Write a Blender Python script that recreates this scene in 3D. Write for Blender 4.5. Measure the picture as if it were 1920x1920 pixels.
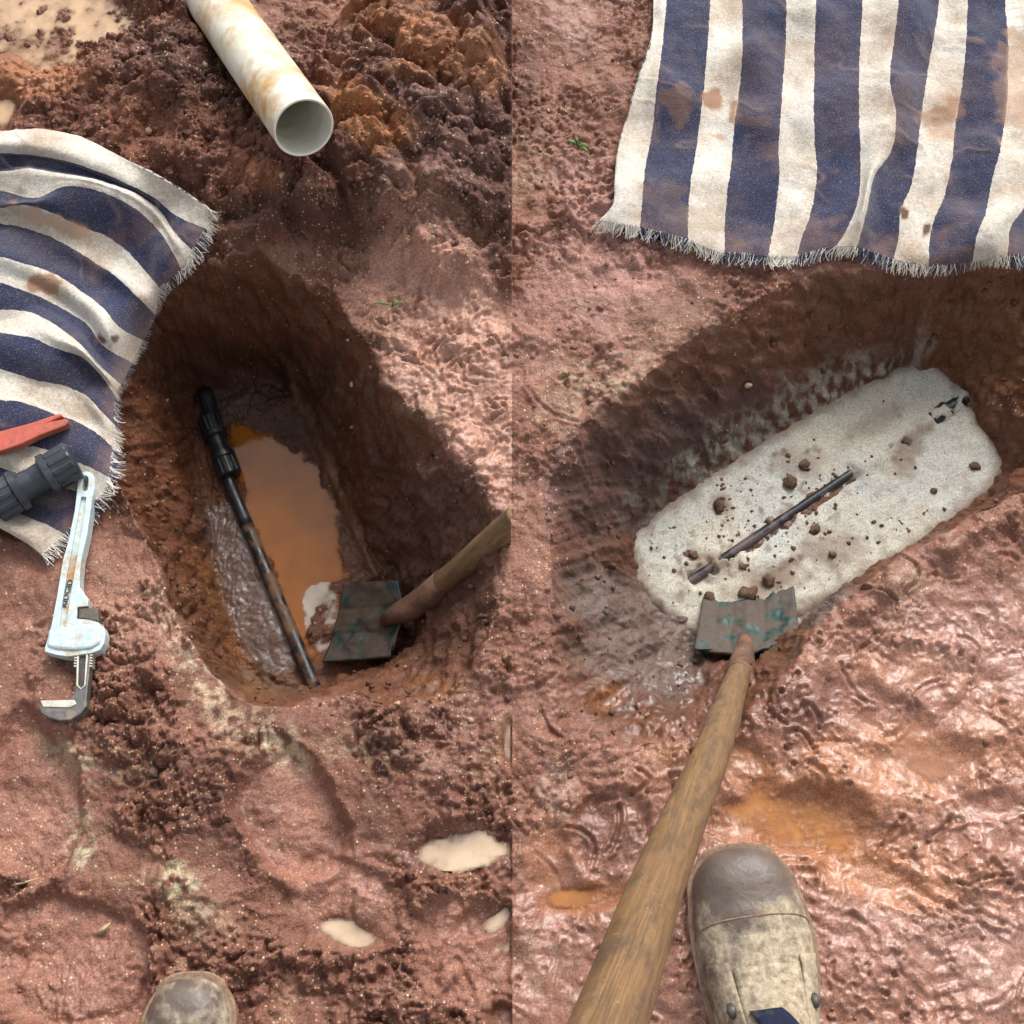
import bpy, bmesh, math, random
import numpy as np
from mathutils import Vector, Matrix
random.seed(7)
rng = np.random.default_rng(11)
R = math.radians
S = bpy.context.scene
for o in list(bpy.data.objects):
    bpy.data.objects.remove(o)

# ------------------------------------------------------------------ camera, sky, sun, exposure
F, H, T = 2580.0, 1.45, R(22)          # focal length in photo pixels, eye height, tilt from straight down
cam_d = bpy.data.cameras.new('camera'); cam = bpy.data.objects.new('camera', cam_d)
S.collection.objects.link(cam); S.camera = cam
cam.location = (0, 0, H); cam.rotation_euler = (T, 0, 0)
cam_d.sensor_width = 36; cam_d.lens = 36 * F / 1920; cam_d.clip_start = 0.02; cam_d.clip_end = 500
SUN_EL, SUN_AZ = R(42), R(20)           # azimuth measured from +y (ahead) towards +x (right)
w = bpy.data.worlds.new('World'); S.world = w; w.use_nodes = True
nt = w.node_tree; bg = nt.nodes['Background']
sky = nt.nodes.new('ShaderNodeTexSky'); sky.sky_type = 'NISHITA'; sky.sun_disc = False
sky.sun_elevation = SUN_EL; sky.sun_rotation = SUN_AZ
sky.air_density = 1.0; sky.dust_density = 4.0; sky.ozone_density = 1.0
hs = nt.nodes.new('ShaderNodeHueSaturation'); hs.inputs['Saturation'].default_value = 0.22
nt.links.new(sky.outputs[0], hs.inputs['Color']); nt.links.new(hs.outputs[0], bg.inputs[0])
bg.inputs[1].default_value = 0.105
sd = bpy.data.lights.new('sun', 'SUN'); sun = bpy.data.objects.new('sun', sd); S.collection.objects.link(sun)
sd.energy = 1.2; sd.angle = R(30); sd.color = (1.0, 0.97, 0.94)
dirv = Vector((math.sin(SUN_AZ) * math.cos(SUN_EL), math.cos(SUN_AZ) * math.cos(SUN_EL), math.sin(SUN_EL)))
sun.rotation_euler = dirv.to_track_quat('Z', 'Y').to_euler(); sun.location = (1, 3, 4)
S.view_settings.view_transform = 'Standard'; S.view_settings.look = 'None'
S.view_settings.exposure = 1.2; S.view_settings.gamma = 1.0; S.view_settings.use_curve_mapping = False

# ------------------------------------------------------------------ plan <-> photo coordinates (survey helpers)
cT, sT = math.cos(T), math.sin(T)
def proj(x, y, z):
    dz = z - H
    D = y * sT - dz * cT
    return 960 + F * x / D, 960 - F * (y * cT + dz * sT) / D
def at(px, py, z=0.0):
    a = (np.asarray(px, float) - 960) / F; b = (960 - np.asarray(py, float)) / F
    dx, dy, dz = a, sT + b * cT, -cT + b * sT
    t = (np.asarray(z, float) - H) / dz
    return dx * t, dy * t
def at3(px, py, z=0.0):
    x, y = at(px, py, z); return Vector((float(x), float(y), float(z)))
def at_depth(px, py, D):
    a = (px - 960) / F; b = (960 - py) / F
    return Vector((a * D, (sT + b * cT) * D, H + (-cT + b * sT) * D))

# ------------------------------------------------------------------ numpy noise
_perm = np.random.default_rng(5).permutation(1024)
_ang = np.random.default_rng(6).random(1024) * 2 * np.pi
_gx, _gy = np.cos(_ang), np.sin(_ang)
_r1, _r2, _r3 = (np.random.default_rng(k).random(1024) for k in (21, 22, 23))
def _h(i, j, s):
    return _perm[(_perm[(i + s * 131) & 1023] + j) & 1023]
def perlin(x, y, s=0):
    xi = np.floor(x).astype(np.int64); yi = np.floor(y).astype(np.int64)
    fx, fy = x - xi, y - yi
    u = fx * fx * fx * (fx * (fx * 6 - 15) + 10); v = fy * fy * fy * (fy * (fy * 6 - 15) + 10)
    def g(i, j):
        k = _h(xi + i, yi + j, s); return _gx[k] * (fx - i) + _gy[k] * (fy - j)
    a = g(0, 0); b = g(1, 0); c = g(0, 1); d = g(1, 1)
    return (a + u * (b - a)) * (1 - v) + (c + u * (d - c)) * v
def fbm(x, y, sc, octv=4, s=0, gain=0.5):
    t = np.zeros_like(x); a = 1.0; n = 0
    for k in range(octv):
        t += a * perlin(x * sc + 17.3 * k, y * sc - 9.1 * k, s + k); n += a; a *= gain; sc *= 2.03
    return t / n * 1.6
def billow(x, y, sc, octv=4, s=0, gain=0.5):
    t = np.zeros_like(x); a = 1.0; n = 0
    for k in range(octv):
        t += a * np.abs(perlin(x * sc + 5.3 * k, y * sc + 3.1 * k, s + k)); n += a; a *= gain; sc *= 2.1
    return t / n * 2.2
def worley(x, y, s=0):
    xi = np.floor(x).astype(np.int64); yi = np.floor(y).astype(np.int64)
    f1 = np.full(x.shape, 9.0); f2 = np.full(x.shape, 9.0); idv = np.zeros(x.shape)
    for i in (-1, 0, 1):
        for j in (-1, 0, 1):
            k = _h(xi + i, yi + j, s)
            d = np.hypot(xi + i + _r1[k] - x, yi + j + _r2[k] - y)
            c = d < f1
            f2 = np.where(c, f1, np.minimum(f2, d)); idv = np.where(c, _r3[k], idv); f1 = np.where(c, d, f1)
    return f1, f2, idv
def sm(a, b, x):
    t = np.clip((x - a) / (b - a), 0, 1); return t * t * (3 - 2 * t)
def polydist(x, y, P):
    """signed distance to polygon, negative inside"""
    P = np.asarray(P, float); n = len(P)
    d = np.full(x.shape, 1e9); ins = np.zeros(x.shape, bool)
    for i in range(n):
        ax, ay = P[i]; bx, by = P[(i + 1) % n]
        ex, ey = bx - ax, by - ay; wx, wy = x - ax, y - ay
        t = np.clip((wx * ex + wy * ey) / (ex * ex + ey * ey), 0, 1)
        d = np.minimum(d, np.hypot(wx - ex * t, wy - ey * t))
        c = ((ay <= y) & (by > y)) | ((by <= y) & (ay > y))
        with np.errstate(divide='ignore', invalid='ignore'):
            xx = ax + (y - ay) / (by - ay if by != ay else 1e-9) * ex
        ins ^= c & (x < xx)
    return np.where(ins, -d, d)
def linedist(x, y, P):
    P = np.asarray(P, float); d = np.full(x.shape, 1e9)
    for (ax, ay), (bx, by) in zip(P[:-1], P[1:]):
        ex, ey = bx - ax, by - ay; wx, wy = x - ax, y - ay
        t = np.clip((wx * ex + wy * ey) / (ex * ex + ey * ey + 1e-12), 0, 1)
        d = np.minimum(d, np.hypot(wx - ex * t, wy - ey * t))
    return d
def smooth_poly(P, it=2):
    P = [tuple(p) for p in P]
    for _ in range(it):
        Q = []
        for i in range(len(P)):
            a, b = P[i], P[(i + 1) % len(P)]
            Q += [(a[0] * .75 + b[0] * .25, a[1] * .75 + b[1] * .25), (a[0] * .25 + b[0] * .75, a[1] * .25 + b[1] * .75)]
        P = Q
    return P

# ------------------------------------------------------------------ materials
def mat(name, base=(.5, .5, .5), rough=.6, spec=.5, metal=0.0):
    m = bpy.data.materials.new(name); m.use_nodes = True
    b = m.node_tree.nodes['Principled BSDF']
    b.inputs['Base Color'].default_value = (*base, 1); b.inputs['Roughness'].default_value = rough
    b.inputs['Specular IOR Level'].default_value = spec; b.inputs['Metallic'].default_value = metal
    return m, m.node_tree, b
def nd(t, kind, **kw):
    n = t.nodes.new(kind)
    for k, v in kw.items():
        if k in n.inputs: n.inputs[k].default_value = v
        else: setattr(n, k, v)
    return n
def coords(t, scale=(1, 1, 1)):
    c = nd(t, 'ShaderNodeTexCoord'); m = nd(t, 'ShaderNodeMapping'); m.inputs['Scale'].default_value = scale
    t.links.new(c.outputs['Object'], m.inputs[0]); return m.outputs[0]
def noise(t, co, scale, detail=4, rough=.6):
    n = nd(t, 'ShaderNodeTexNoise'); n.inputs['Scale'].default_value = scale
    n.inputs['Detail'].default_value = detail; n.inputs['Roughness'].default_value = rough
    if co is not None: t.links.new(co, n.inputs['Vector'])
    return n.outputs[0]
def ramp(t, src, stops):
    r = nd(t, 'ShaderNodeValToRGB'); e = r.color_ramp.elements
    while len(e) < len(stops): e.new(0.5)
    for q, (p, c) in zip(e, stops):
        q.position = p; q.color = (*c, 1) if len(c) == 3 else c
    t.links.new(src, r.inputs[0]); return r.outputs[0]
def mixc(t, fac, a, b, mode='MIX'):
    m = nd(t, 'ShaderNodeMix', data_type='RGBA', blend_type=mode)
    for s, v in ((m.inputs[0], fac), (m.inputs[6], a), (m.inputs[7], b)):
        if isinstance(v, (int, float)): s.default_value = v
        elif isinstance(v, tuple): s.default_value = (*v, 1)
        else: t.links.new(v, s)
    return m.outputs[2]
def bump(t, b, src, strength, dist, prev=None):
    n = nd(t, 'ShaderNodeBump'); n.inputs['Strength'].default_value = strength; n.inputs['Distance'].default_value = dist
    t.links.new(src, n.inputs['Height'])
    if prev is not None: t.links.new(prev, n.inputs['Normal'])
    t.links.new(n.outputs[0], b.inputs['Normal']); return n.outputs[0]
def math_(t, op, a, b):
    n = nd(t, 'ShaderNodeMath', operation=op)
    for s, v in zip(n.inputs, (a, b)):
        if isinstance(v, (int, float)): s.default_value = v
        else: t.links.new(v, s)
    return n.outputs[0]

def soil_material():
    m, t, b = mat('wet_red_soil')
    co = coords(t)
    at_ = nd(t, 'ShaderNodeAttribute', attribute_name='soil'); wt = nd(t, 'ShaderNodeAttribute', attribute_name='wet')
    n1 = noise(t, co, 150, 2, .65); n2 = noise(t, co, 420, 2, .6)
    c = mixc(t, 0.8, at_.outputs['Color'], ramp(t, n2, [(.28, (.25, .24, .24)), (.5, (.5, .5, .5)), (.72, (.78, .76, .74))]), 'OVERLAY')
    vo = nd(t, 'ShaderNodeTexVoronoi'); vo.inputs['Scale'].default_value = 330; t.links.new(co, vo.inputs['Vector'])
    sep = nd(t, 'ShaderNodeSeparateColor'); t.links.new(vo.outputs['Color'], sep.inputs[0])
    gr = nd(t, 'ShaderNodeAttribute', attribute_name='grit')
    pick = math_(t, 'GREATER_THAN', math_(t, 'ADD', sep.outputs[0], math_(t, 'MULTIPLY', gr.outputs['Fac'], .5)), .955)
    near = math_(t, 'LESS_THAN', vo.outputs['Distance'], .42)
    gm = math_(t, 'MULTIPLY', pick, near)
    gcol = ramp(t, sep.outputs[1], [(.0, (.20, .09, .07)), (.4, (.50, .34, .25)), (.75, (.55, .36, .14)), (1, (.62, .55, .48))])
    c = mixc(t, math_(t, 'MULTIPLY', gm, .75), c, gcol)
    t.links.new(c, b.inputs['Base Color'])
    rr = nd(t, 'ShaderNodeMapRange'); rr.inputs[3].default_value = .78; rr.inputs[4].default_value = .36
    t.links.new(math_(t, 'ADD', wt.outputs['Fac'], math_(t, 'MULTIPLY', math_(t, 'SUBTRACT', n1, .5), .7)), rr.inputs[0])
    t.links.new(rr.outputs[0], b.inputs['Roughness'])
    b.inputs['Specular IOR Level'].default_value = .38
    hgt = math_(t, 'ADD', math_(t, 'MULTIPLY', noise(t, co, 230, 3, .72), .004), math_(t, 'MULTIPLY', gm, .0006))
    wcl = nd(t, 'ShaderNodeClamp'); t.links.new(wt.outputs['Fac'], wcl.inputs[0])
    dry = math_(t, 'SUBTRACT', 1.1, math_(t, 'MULTIPLY', wcl.outputs[0], .8))
    bump(t, b, math_(t, 'MULTIPLY', hgt, dry), .8, 1.0)
    ct = nd(t, 'ShaderNodeMapRange'); ct.inputs[1].default_value = .45; ct.inputs[2].default_value = 1.0; ct.inputs[4].default_value = .42; t.links.new(wt.outputs['Fac'], ct.inputs[0])
    t.links.new(ct.outputs[0], b.inputs['Coat Weight']); b.inputs['Coat Roughness'].default_value = .20; b.inputs['Coat IOR'].default_value = 1.42
    return m
M_soil = soil_material()

# ------------------------------------------------------------------ object helpers
C = S.collection
def mesh_obj(name, verts, faces, m=None, parent=None, smooth=False):
    me = bpy.data.meshes.new(name); me.from_pydata([tuple(v) for v in verts], [], faces); me.update()
    if smooth: me.shade_smooth()
    o = bpy.data.objects.new(name, me); C.objects.link(o)
    if m: me.materials.append(m)
    if parent: o.parent = parent
    return o
def bm_obj(name, bm, m=None, parent=None, smooth=False):
    bmesh.ops.recalc_face_normals(bm, faces=bm.faces[:])
    me = bpy.data.meshes.new(name); bm.to_mesh(me); bm.free()
    if smooth: me.shade_smooth()
    o = bpy.data.objects.new(name, me); C.objects.link(o)
    if m: me.materials.append(m)
    if parent: o.parent = parent
    return o
def tag(o, label=None, cat=None, group=None, kind=None):
    for k, v in (('label', label), ('category', cat), ('group', group), ('kind', kind)):
        if v: o[k] = v
    return o
def empty(name, loc, label, cat, group=None):
    o = bpy.data.objects.new(name, None); C.objects.link(o); o.location = loc; o.empty_display_size = .05
    return tag(o, label, cat, group)
def fast_mesh(name, co, quads):
    me = bpy.data.meshes.new(name); n = len(co); k = len(quads)
    me.vertices.add(n); me.vertices.foreach_set('co', np.ascontiguousarray(co, np.float32).ravel())
    me.loops.add(k * 4); me.loops.foreach_set('vertex_index', np.ascontiguousarray(quads, np.int32).ravel())
    me.polygons.add(k); me.polygons.foreach_set('loop_start', np.arange(0, k * 4, 4, dtype=np.int32))
    me.update(calc_edges=True); me.shade_smooth(); return me
def grid_quads(ny, nx):
    i = np.arange(ny * nx).reshape(ny, nx)
    return np.stack([i[:-1, :-1], i[:-1, 1:], i[1:, 1:], i[1:, :-1]], -1).reshape(-1, 4)
def add_attr(me, name, vals):
    if vals.ndim == 2:
        a = me.attributes.new(name, 'FLOAT_COLOR', 'POINT')
        a.data.foreach_set('color', np.ascontiguousarray(np.c_[vals, np.ones(len(vals))], np.float32).ravel())
    else:
        a = me.attributes.new(name, 'FLOAT', 'POINT'); a.data.foreach_set('value', np.ascontiguousarray(vals, np.float32))

# ------------------------------------------------------------------ the ground: one sheet, two dug pits, spoil heap, footprints
ST = .0019
def axis(a, b):
    core = np.arange(a, b + ST / 2, ST)
    core = np.concatenate([np.arange(a - .34, a - .003, .0065), core, np.arange(core[-1] + .0065, b + .30, .0065)])
    g = []; s = .0065; p = core[0]
    while p > -70: s *= 1.28; p -= s; g.append(p)
    g2 = []; s = .0065; p = core[-1]
    while p < 90: s *= 1.28; p += s; g2.append(p)
    return np.concatenate([np.array(g[::-1]), core, np.array(g2)])
xs = axis(-.70, .70); xs[np.argmin(np.abs(xs))] = -.0004
_e = np.arange(-.475, -.345, .0007); xs = np.concatenate([xs[xs < _e[0] - .0003], _e, xs[xs > _e[-1] + .0003]])
k0 = int(np.searchsorted(xs, 0)); xs = np.insert(xs, k0, .0004)
ys = axis(.01, 1.36)
X, Y = np.meshgrid(xs, ys); NY, NX = X.shape
far = np.maximum(np.maximum(np.abs(X) - .72, Y - 1.38), -Y); inframe = sm(1.2, .0, far)
PX, PY = proj(X, np.clip(Y, -1.0, 30), np.zeros_like(X))
Lf = X < 0
def blob(px, py, rx, ry, ang=0, soft=.35, warp=.25, s=0, qx=None, qy=None):
    qx = PX if qx is None else qx; qy = PY if qy is None else qy
    dx, dy = qx - px, qy - py; c, s_ = math.cos(R(ang)), math.sin(R(ang))
    d = np.hypot((dx * c + dy * s_) / rx, (-dx * s_ + dy * c) / ry)
    if warp: d = d + warp * W1 * (1 if s % 2 else -1)
    return sm(1 + soft, 1 - soft, d)
W1 = fbm(X, Y, 14, 4, 3)
W2 = fbm(X, Y, 45, 3, 9)

D1 = .235                                       # depth of the pit on the left
rim1 = [(300, 515), (430, 490), (540, 500), (630, 545), (690, 635), (745, 715), (800, 765), (860, 835), (910, 900), (948, 965), (952, 1080),
        (930, 1200), (880, 1300), (760, 1335), (640, 1312), (540, 1326), (462, 1322), (408, 1280), (362, 1208), (316, 1130), (276, 1040), (246, 950), (210, 850), (190, 750), (215, 615)]
flo1 = [(362, 748), (400, 735), (480, 722), (552, 735), (590, 830), (640, 940), (690, 1040), (730, 1090), (750, 1160), (735, 1230), (640, 1262), (600, 1292),
        (540, 1296), (480, 1286), (447, 1240), (424, 1150), (404, 1060), (390, 980), (372, 880)]
rim2 = [(1040, 850), (1095, 770), (1200, 690), (1300, 610), (1400, 560), (1480, 515), (1560, 485), (1700, 490), (1850, 480), (2040, 520), (2060, 700), (2030, 835), (1950, 905),
        (1850, 955), (1760, 1010), (1650, 1075), (1560, 1140), (1510, 1210), (1460, 1310), (1400, 1385), (1290, 1405), (1150, 1420), (1040, 1385), (1010, 1250), (1015, 1100), (1022, 960)]
flo2 = [(1190, 1012), (1230, 972), (1300, 922), (1400, 856), (1500, 795), (1590, 740), (1680, 698), (1738, 680), (1795, 720), (1822, 770), (1852, 830), (1874, 885),
        (1842, 922), (1762, 984), (1652, 1056), (1546, 1120), (1470, 1200), (1400, 1225), (1310, 1225), (1240, 1140), (1200, 1080)]
def slab_z(x, y):                              # top of the mortar in the pit on the right: lower at its far left end
    return -.185 + np.clip((x - .18) * .085, -.012, .038)
def unp(P, z): return [tuple(float(q) for q in at(p[0], p[1], z)) for p in P]
rimP1, floP1 = unp(smooth_poly(rim1, 1), 0.0), unp(smooth_poly(flo1, 1), -D1)
def unp_slab(P):
    out = []
    for px, py in P:
        z = -.1
        for _ in range(6): x, y = at(px, py, z); z = float(slab_z(x, y))
        out.append((float(x), float(y)))
    return out
rimP2, floP2 = unp(smooth_poly(rim2, 1), 0.0), unp_slab(smooth_poly(flo2, 1))

Z = np.zeros_like(X)
# spoil heap behind the pit on the left
heap = .085 * blob(600, 350, 210, 120, 0, .7, .3, 1) + .075 * blob(880, 320, 200, 190, 0, .6, .3, 0) + .05 * blob(230, 260, 200, 130, -25, .6, .35, 1) \
    + .05 * blob(860, 90, 200, 130, 0, .6, .3) + .03 * blob(420, 120, 200, 120, 0, .6, .3)
heap = np.where(Lf, np.minimum(heap, .105), 0)
heap *= sm(560, 440, PY + 40 * W1 + np.where(PX > 760, -90, 0))
heap -= np.where(Lf, .045 * blob(60, 0, 220, 105, 8, .35, .3, 1), 0)
rough = np.where(Lf, np.clip(sm(.012, .05, heap), 0, 1), 0)
Z += heap
# broad unevenness
Z += .012 * fbm(X, Y, 4.5, 3, 31) + .006 * fbm(X, Y, 13, 3, 37)
def pit(Z, rimP, floP, zf, pw):
    box = (X > min(p[0] for p in rimP) - .1) & (X < max(p[0] for p in rimP) + .1) & (Y > min(p[1] for p in rimP) - .1) & (Y < max(p[1] for p in rimP) + .1)
    xw, yw = X[box] + .010 * W1[box] + .003 * W2[box], Y[box] + .010 * W1[box] - .004 * W2[box]
    dr = polydist(xw, yw, rimP); df = polydist(xw, yw, floP)
    t = np.where(df <= 0, 0.0, np.where(dr >= 0, 1.0, df / (df - dr + 1e-9)))
    prof = np.where(t > .92, 1 - (1 - t) ** 2 * 2.2, t * .98592 / .92) if pw else t
    prof = np.clip(prof, 0, 1); prof = prof * (1 - .0) 
    zf_ = zf if np.isscalar(zf) else zf[box]
    Zb = Z[box]; Z2 = Z.copy(); Z2[box] = np.where(dr < 0, zf_ + (Zb - zf_) * prof, Zb)
    tt = np.ones_like(Z); tt[box] = np.where(dr < 0, t, 1.0)
    dd = np.full_like(Z, 1.0); dd[box] = dr
    return Z2, tt, dd
Z, t1, dr1 = pit(Z, rimP1, floP1, -D1, True)
zf2 = slab_z(X, Y) - .001
Z, t2, dr2 = pit(Z, rimP2, floP2, zf2, True)
in1, in2 = dr1 < 0, dr2 < 0
Z += .011 * np.exp(-((dr2 - .016) / .014) ** 2) * (dr2 > -.002) * sm(900, 1000, PY) * sm(1450, 1560, PX) * (1 + W1)      # lip of spread mud along the near edge
wall1 = np.where(in1, sm(0, .06, t1) * sm(1, .9, t1), 0); wall2 = np.where(in2, sm(0, .05, t2) * sm(1, .9, t2), 0)
Zs = Z.copy()                                  # smooth ground, used to seat things
QX, QY = proj(X, np.clip(Y, -1, 30), Zs)

# --- relief
L = Lf.astype(float); Rr = 1 - L
pitm = np.maximum(in1, in2).astype(float) 
# smooth trodden prints
prints = []
def footprint(px, py, rx, ry, ang, depth, s):
    m = blob(px, py, rx, ry, ang, .14, .30, s); ring = blob(px, py, rx * 1.16, ry * 1.13, ang, .2, .35, s) - m
    prints.append(m); return -depth * m + depth * .35 * np.clip(ring, 0, 1) * (.4 + 1.2 * np.clip(W2 + .3, 0, 1))
Zp = footprint(55, 1500, 105, 150, 5, .018, 1) + footprint(545, 1520, 95, 125, -25, .019, 0) + footprint(120, 1800, 170, 130, 20, .015, 1) \
    + footprint(650, 1690, 120, 70, 35, .006, 1) + footprint(870, 1780, 90, 110, 0, .006, 0)
Zp += footprint(1150, 1570, 75, 95, 10, .008, 0) + footprint(1085, 1320, 90, 60, -15, .006, 1)
pr = np.clip(sum(prints), 0, 1)
crumb = np.clip(.50 + 2.3 * fbm(X, Y, 6.5, 4, 77), 0, 1)                      # where the surface is crumbly rather than smeared
crumb = np.where(Lf, crumb, crumb * .6)
crumb *= 1 - .75 * pr
lowR = np.where(Lf, 0, sm(1050, 1250, QY) * sm(1100, 1500, QX + .6 * (QY - 1200)))   # wet, trampled, smeared mud
crumb *= 1 - .6 * lowR
pinkL = np.where(Lf, blob(860, 700, 120, 270, -20, .35, .25, 1), 0)
crumb *= 1 - .5 * pinkL
crumb = np.maximum(crumb, rough)
flatn = sm(1.0, .8, t1) * in1 * .6 + sm(1, .8, t2) * in2 * .6
f1, f2, idv = worley(X * 55 + .8 * W1 + .2 * W2, Y * 55 - .8 * W1 + .2 * W2, 2)
clod = np.clip(1 - f1 ** 2 * 1.5, 0, 1) * (.3 + idv) * sm(.0, .28, f2 - f1)
g1, g2, idg = worley(X * 140 + .5 * W2, Y * 140, 4)
peb = np.clip(1 - g1 ** 2 * 2.2, 0, 1) * (idg > .45) * (.3 + idg) * sm(.0, .3, g2 - g1)
h1, h2, idh = worley(X * 24 + .5 * W1 + .1 * W2, Y * 24 - .5 * W1 + .1 * W2, 6)
lump = np.clip(1 - h1 ** 2 * 1.3, 0, 1) * (.2 + idh) * sm(.0, .30, h2 - h1)
bl = billow(X, Y, 22, 5, 12, .45); bs = billow(X, Y, 85, 3, 15, .45); bw = billow(X + .01 * W1, Y + .01 * W2, 9, 4, 18, .5)
amp = (1 - flatn)
k1, k2, idk = worley(X * 12 + .35 * W1, Y * 12 - .35 * W1 + .05 * W2, 10)
boul = np.clip(1 - k1 ** 2 * 1.2, 0, 1) * (.2 + idk) * sm(.0, .35, k2 - k1)
rel = rough * (.026 * (boul - .3) + .012 * (lump - .3) + .0035 * (clod - .3) + .010 * (bl - .6) + .030 * (bw - .6) + .002 * peb + .0035 * (bs - .6))
rel += amp * (1 - rough) * (.0090 * crumb * clod + .0060 * crumb * peb + .014 * crumb * lump * (idh > .6) + .012 * (bl - .6) * (.22 + crumb) * (1 - .78 * lowR) * (1 - .5 * pinkL) + .0045 * (bs - .6) * (.15 + 1.2 * crumb) * (1 - .7 * lowR) + .015 * (bw - .6))
rel += amp * (1 - rough) * .0015 * fbm(X, Y, 60, 4, 41)
rid = np.exp(-(fbm(X, Y, 38, 3, 43) / .055) ** 2) * sm(-.1, .25, fbm(X, Y, 16, 2, 44))      # squeezed-up lips of soft mud
pk1, pk2, pkid = worley(X * 75, Y * 75, 8)
pock = sm(.30, .18, pk1) * (pkid > .72) - .8 * np.exp(-((pk1 - .34) / .07) ** 2) * (pkid > .72)
rel += amp * (1 - rough) * np.maximum(lowR, .25 * Rr) * (.0034 * rid - .0036 * pock * sm(.0, .3, fbm(X, Y, 8, 2, 45)))
# tread and drag marks pressed into the soft mud
def strokes(mask_fn, n, seed, lmin, lmax, wid, depth, region):
    g = np.random.default_rng(seed); out = np.zeros_like(X)
    for _ in range(n):
        px, py = g.uniform(*region[0]), g.uniform(*region[1])
        if not mask_fn(px, py): continue
        cx, cy = at(px, py); a = g.uniform(0, np.pi); l = g.uniform(lmin, lmax); c_ = g.normal(0, 1.0)
        pts = []
        for k in range(6):
            pts.append((cx, cy)); cx += math.cos(a) * l / 5; cy += math.sin(a) * l / 5; a += c_ * .35 + (g.choice([-1.1, 1.1]) if g.random() < .18 else 0)
        x0, x1 = min(p[0] for p in pts) - .012, max(p[0] for p in pts) + .012; y0, y1 = min(p[1] for p in pts) - .012, max(p[1] for p in pts) + .012
        i0, i1 = np.searchsorted(xs, [x0, x1]); j0, j1 = np.searchsorted(ys, [y0, y1])
        d = linedist(X[j0:j1, i0:i1], Y[j0:j1, i0:i1], pts); wd = wid * g.uniform(.7, 1.3); dp = depth * g.uniform(.5, 1.3)
        out[j0:j1, i0:i1] += -dp * np.exp(-(d / wd) ** 2) + dp * .7 * np.exp(-((d - wd * 2.1) / (wd * .9)) ** 2)
    return out
rel += Rr * strokes(lambda x, y: y > 1050 + max(0, (1600 - x)) * .9, 110, 3, .02, .06, .0022, .003, ((1000, 1940), (1050, 1930)))
rel += L * strokes(lambda x, y: True, 60, 4, .02, .045, .002, .003, ((720, 950), (560, 960)))
rel += L * strokes(lambda x, y: True, 16, 5, .03, .08, .0026, .0025, ((620, 950), (1640, 1930)))
rel += Rr * strokes(lambda x, y: True, 14, 6, .03, .09, .0024, .0025, ((970, 1220), (20, 800)))
def tread(px, py, n, ang, gap, half, zig, depth):
    """rows of chevron lugs left by a boot sole"""
    cx, cy = at(px, py); c, s_ = math.cos(R(ang)), math.sin(R(ang))
    u = (X - cx) * c + (Y - cy) * s_; v = -(X - cx) * s_ + (Y - cy) * c
    m = sm(half * 1.15, half * .9, np.abs(v)) * sm(n * gap * .52, n * gap * .46, np.abs(u))
    ph = (u + zig * np.abs(((v / half * 1.5) % 2) - 1) * gap) / gap + .25 * W1
    return -depth * m * sm(.35, .15, np.abs((ph % 1) - .5)) * sm(-.15, .2, fbm(X, Y, 22, 2, 46)) * .6
rel += Rr * (tread(1850, 1090, 6, 20, .020, .05, .9, .004) + tread(1760, 1790, 8, 75, .018, .055, 1.1, .004) + tread(1560, 1690, 4, 70, .016, .03, .2, .005) + tread(1870, 1640, 5, 40, .019, .045, 1.0, .004))
rel += L * (tread(905, 640, 7, 60, .016, .05, .9, .0018) + tread(770, 1640, 5, 80, .02, .05, .3, .003))
# tool drag marks and lumps on the pit walls
zz = Zs
wn = fbm(X + zz * .6, Y - zz * .5, 17, 4, 51); wf = billow(X + zz * .6, Y + zz * .55, 26, 4, 52, .45)
# water depressions
def dip(px, py, rx, ry, ang, depth, s, warp=.3): return -depth * blob(px, py, rx, ry, ang, .45, warp, s)
dips = 1.35 * L * (dip(868, 1592, 92, 42, -3, .016, 1, .12) + dip(648, 1752, 60, 30, 5, .010, 0, .4) + dip(905, 1725, 60, 22, -20, .010, 1, .5) + dip(950, 1745, 45, 50, 0, .010, 0) + dip(955, 1390, 16, 40, 0, .010, 1) + dip(5, 195, 30, 45, 0, .02, 1) + dip(945, 1905, 30, 25, 0, .01, 0)) \
    + 1.35 * Rr * (dip(1485, 1540, 150, 62, 8, .014, 0, .5) + dip(1400, 1430, 60, 38, 40, .009, 1, .5) + dip(1640, 1330, 120, 40, 20, .006, 0, .6) + dip(1740, 1420, 90, 34, 0, .007, 1, .6) + dip(1110, 1680, 75, 26, -8, .011, 0, .4) + dip(1030, 1610, 40, 80, 0, .008, 1, .6) + dip(1640, 1640, 90, 36, 20, .007, 0, .6) + dip(1730, 1250, 80, 40, 0, .005, 1, .7) + dip(1140, 1300, 40, 22, -20, .006, 1, .2) + dip(1230, 1760, 30, 70, 10, .008, 1, .5) + dip(1860, 1510, 60, 24, 0, .006, 0, .6))
shelf0 = np.where(in1, sm(10, -10, polydist(*proj(X, np.clip(Y, -1, 30), np.full_like(X, -D1)), [(385, 960), (430, 940), (480, 1040), (530, 1150), (560, 1250), (500, 1270), (450, 1210), (410, 1090)])), 0)
wetdip = np.clip(-dips / .008, 0, 1)
rel *= 1 - .45 * wetdip
seat = 1 - .8 * np.where(Lf, sm(60, 20, linedist(PX, PY, [(160, 900), (120, 1200), (115, 1340)])), 0)
rel = rel * seat * (1 - .7 * shelf0)
Z = Z + (rel + Zp * (1 - pitm) + dips * (1 - pitm)) * inframe
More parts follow.
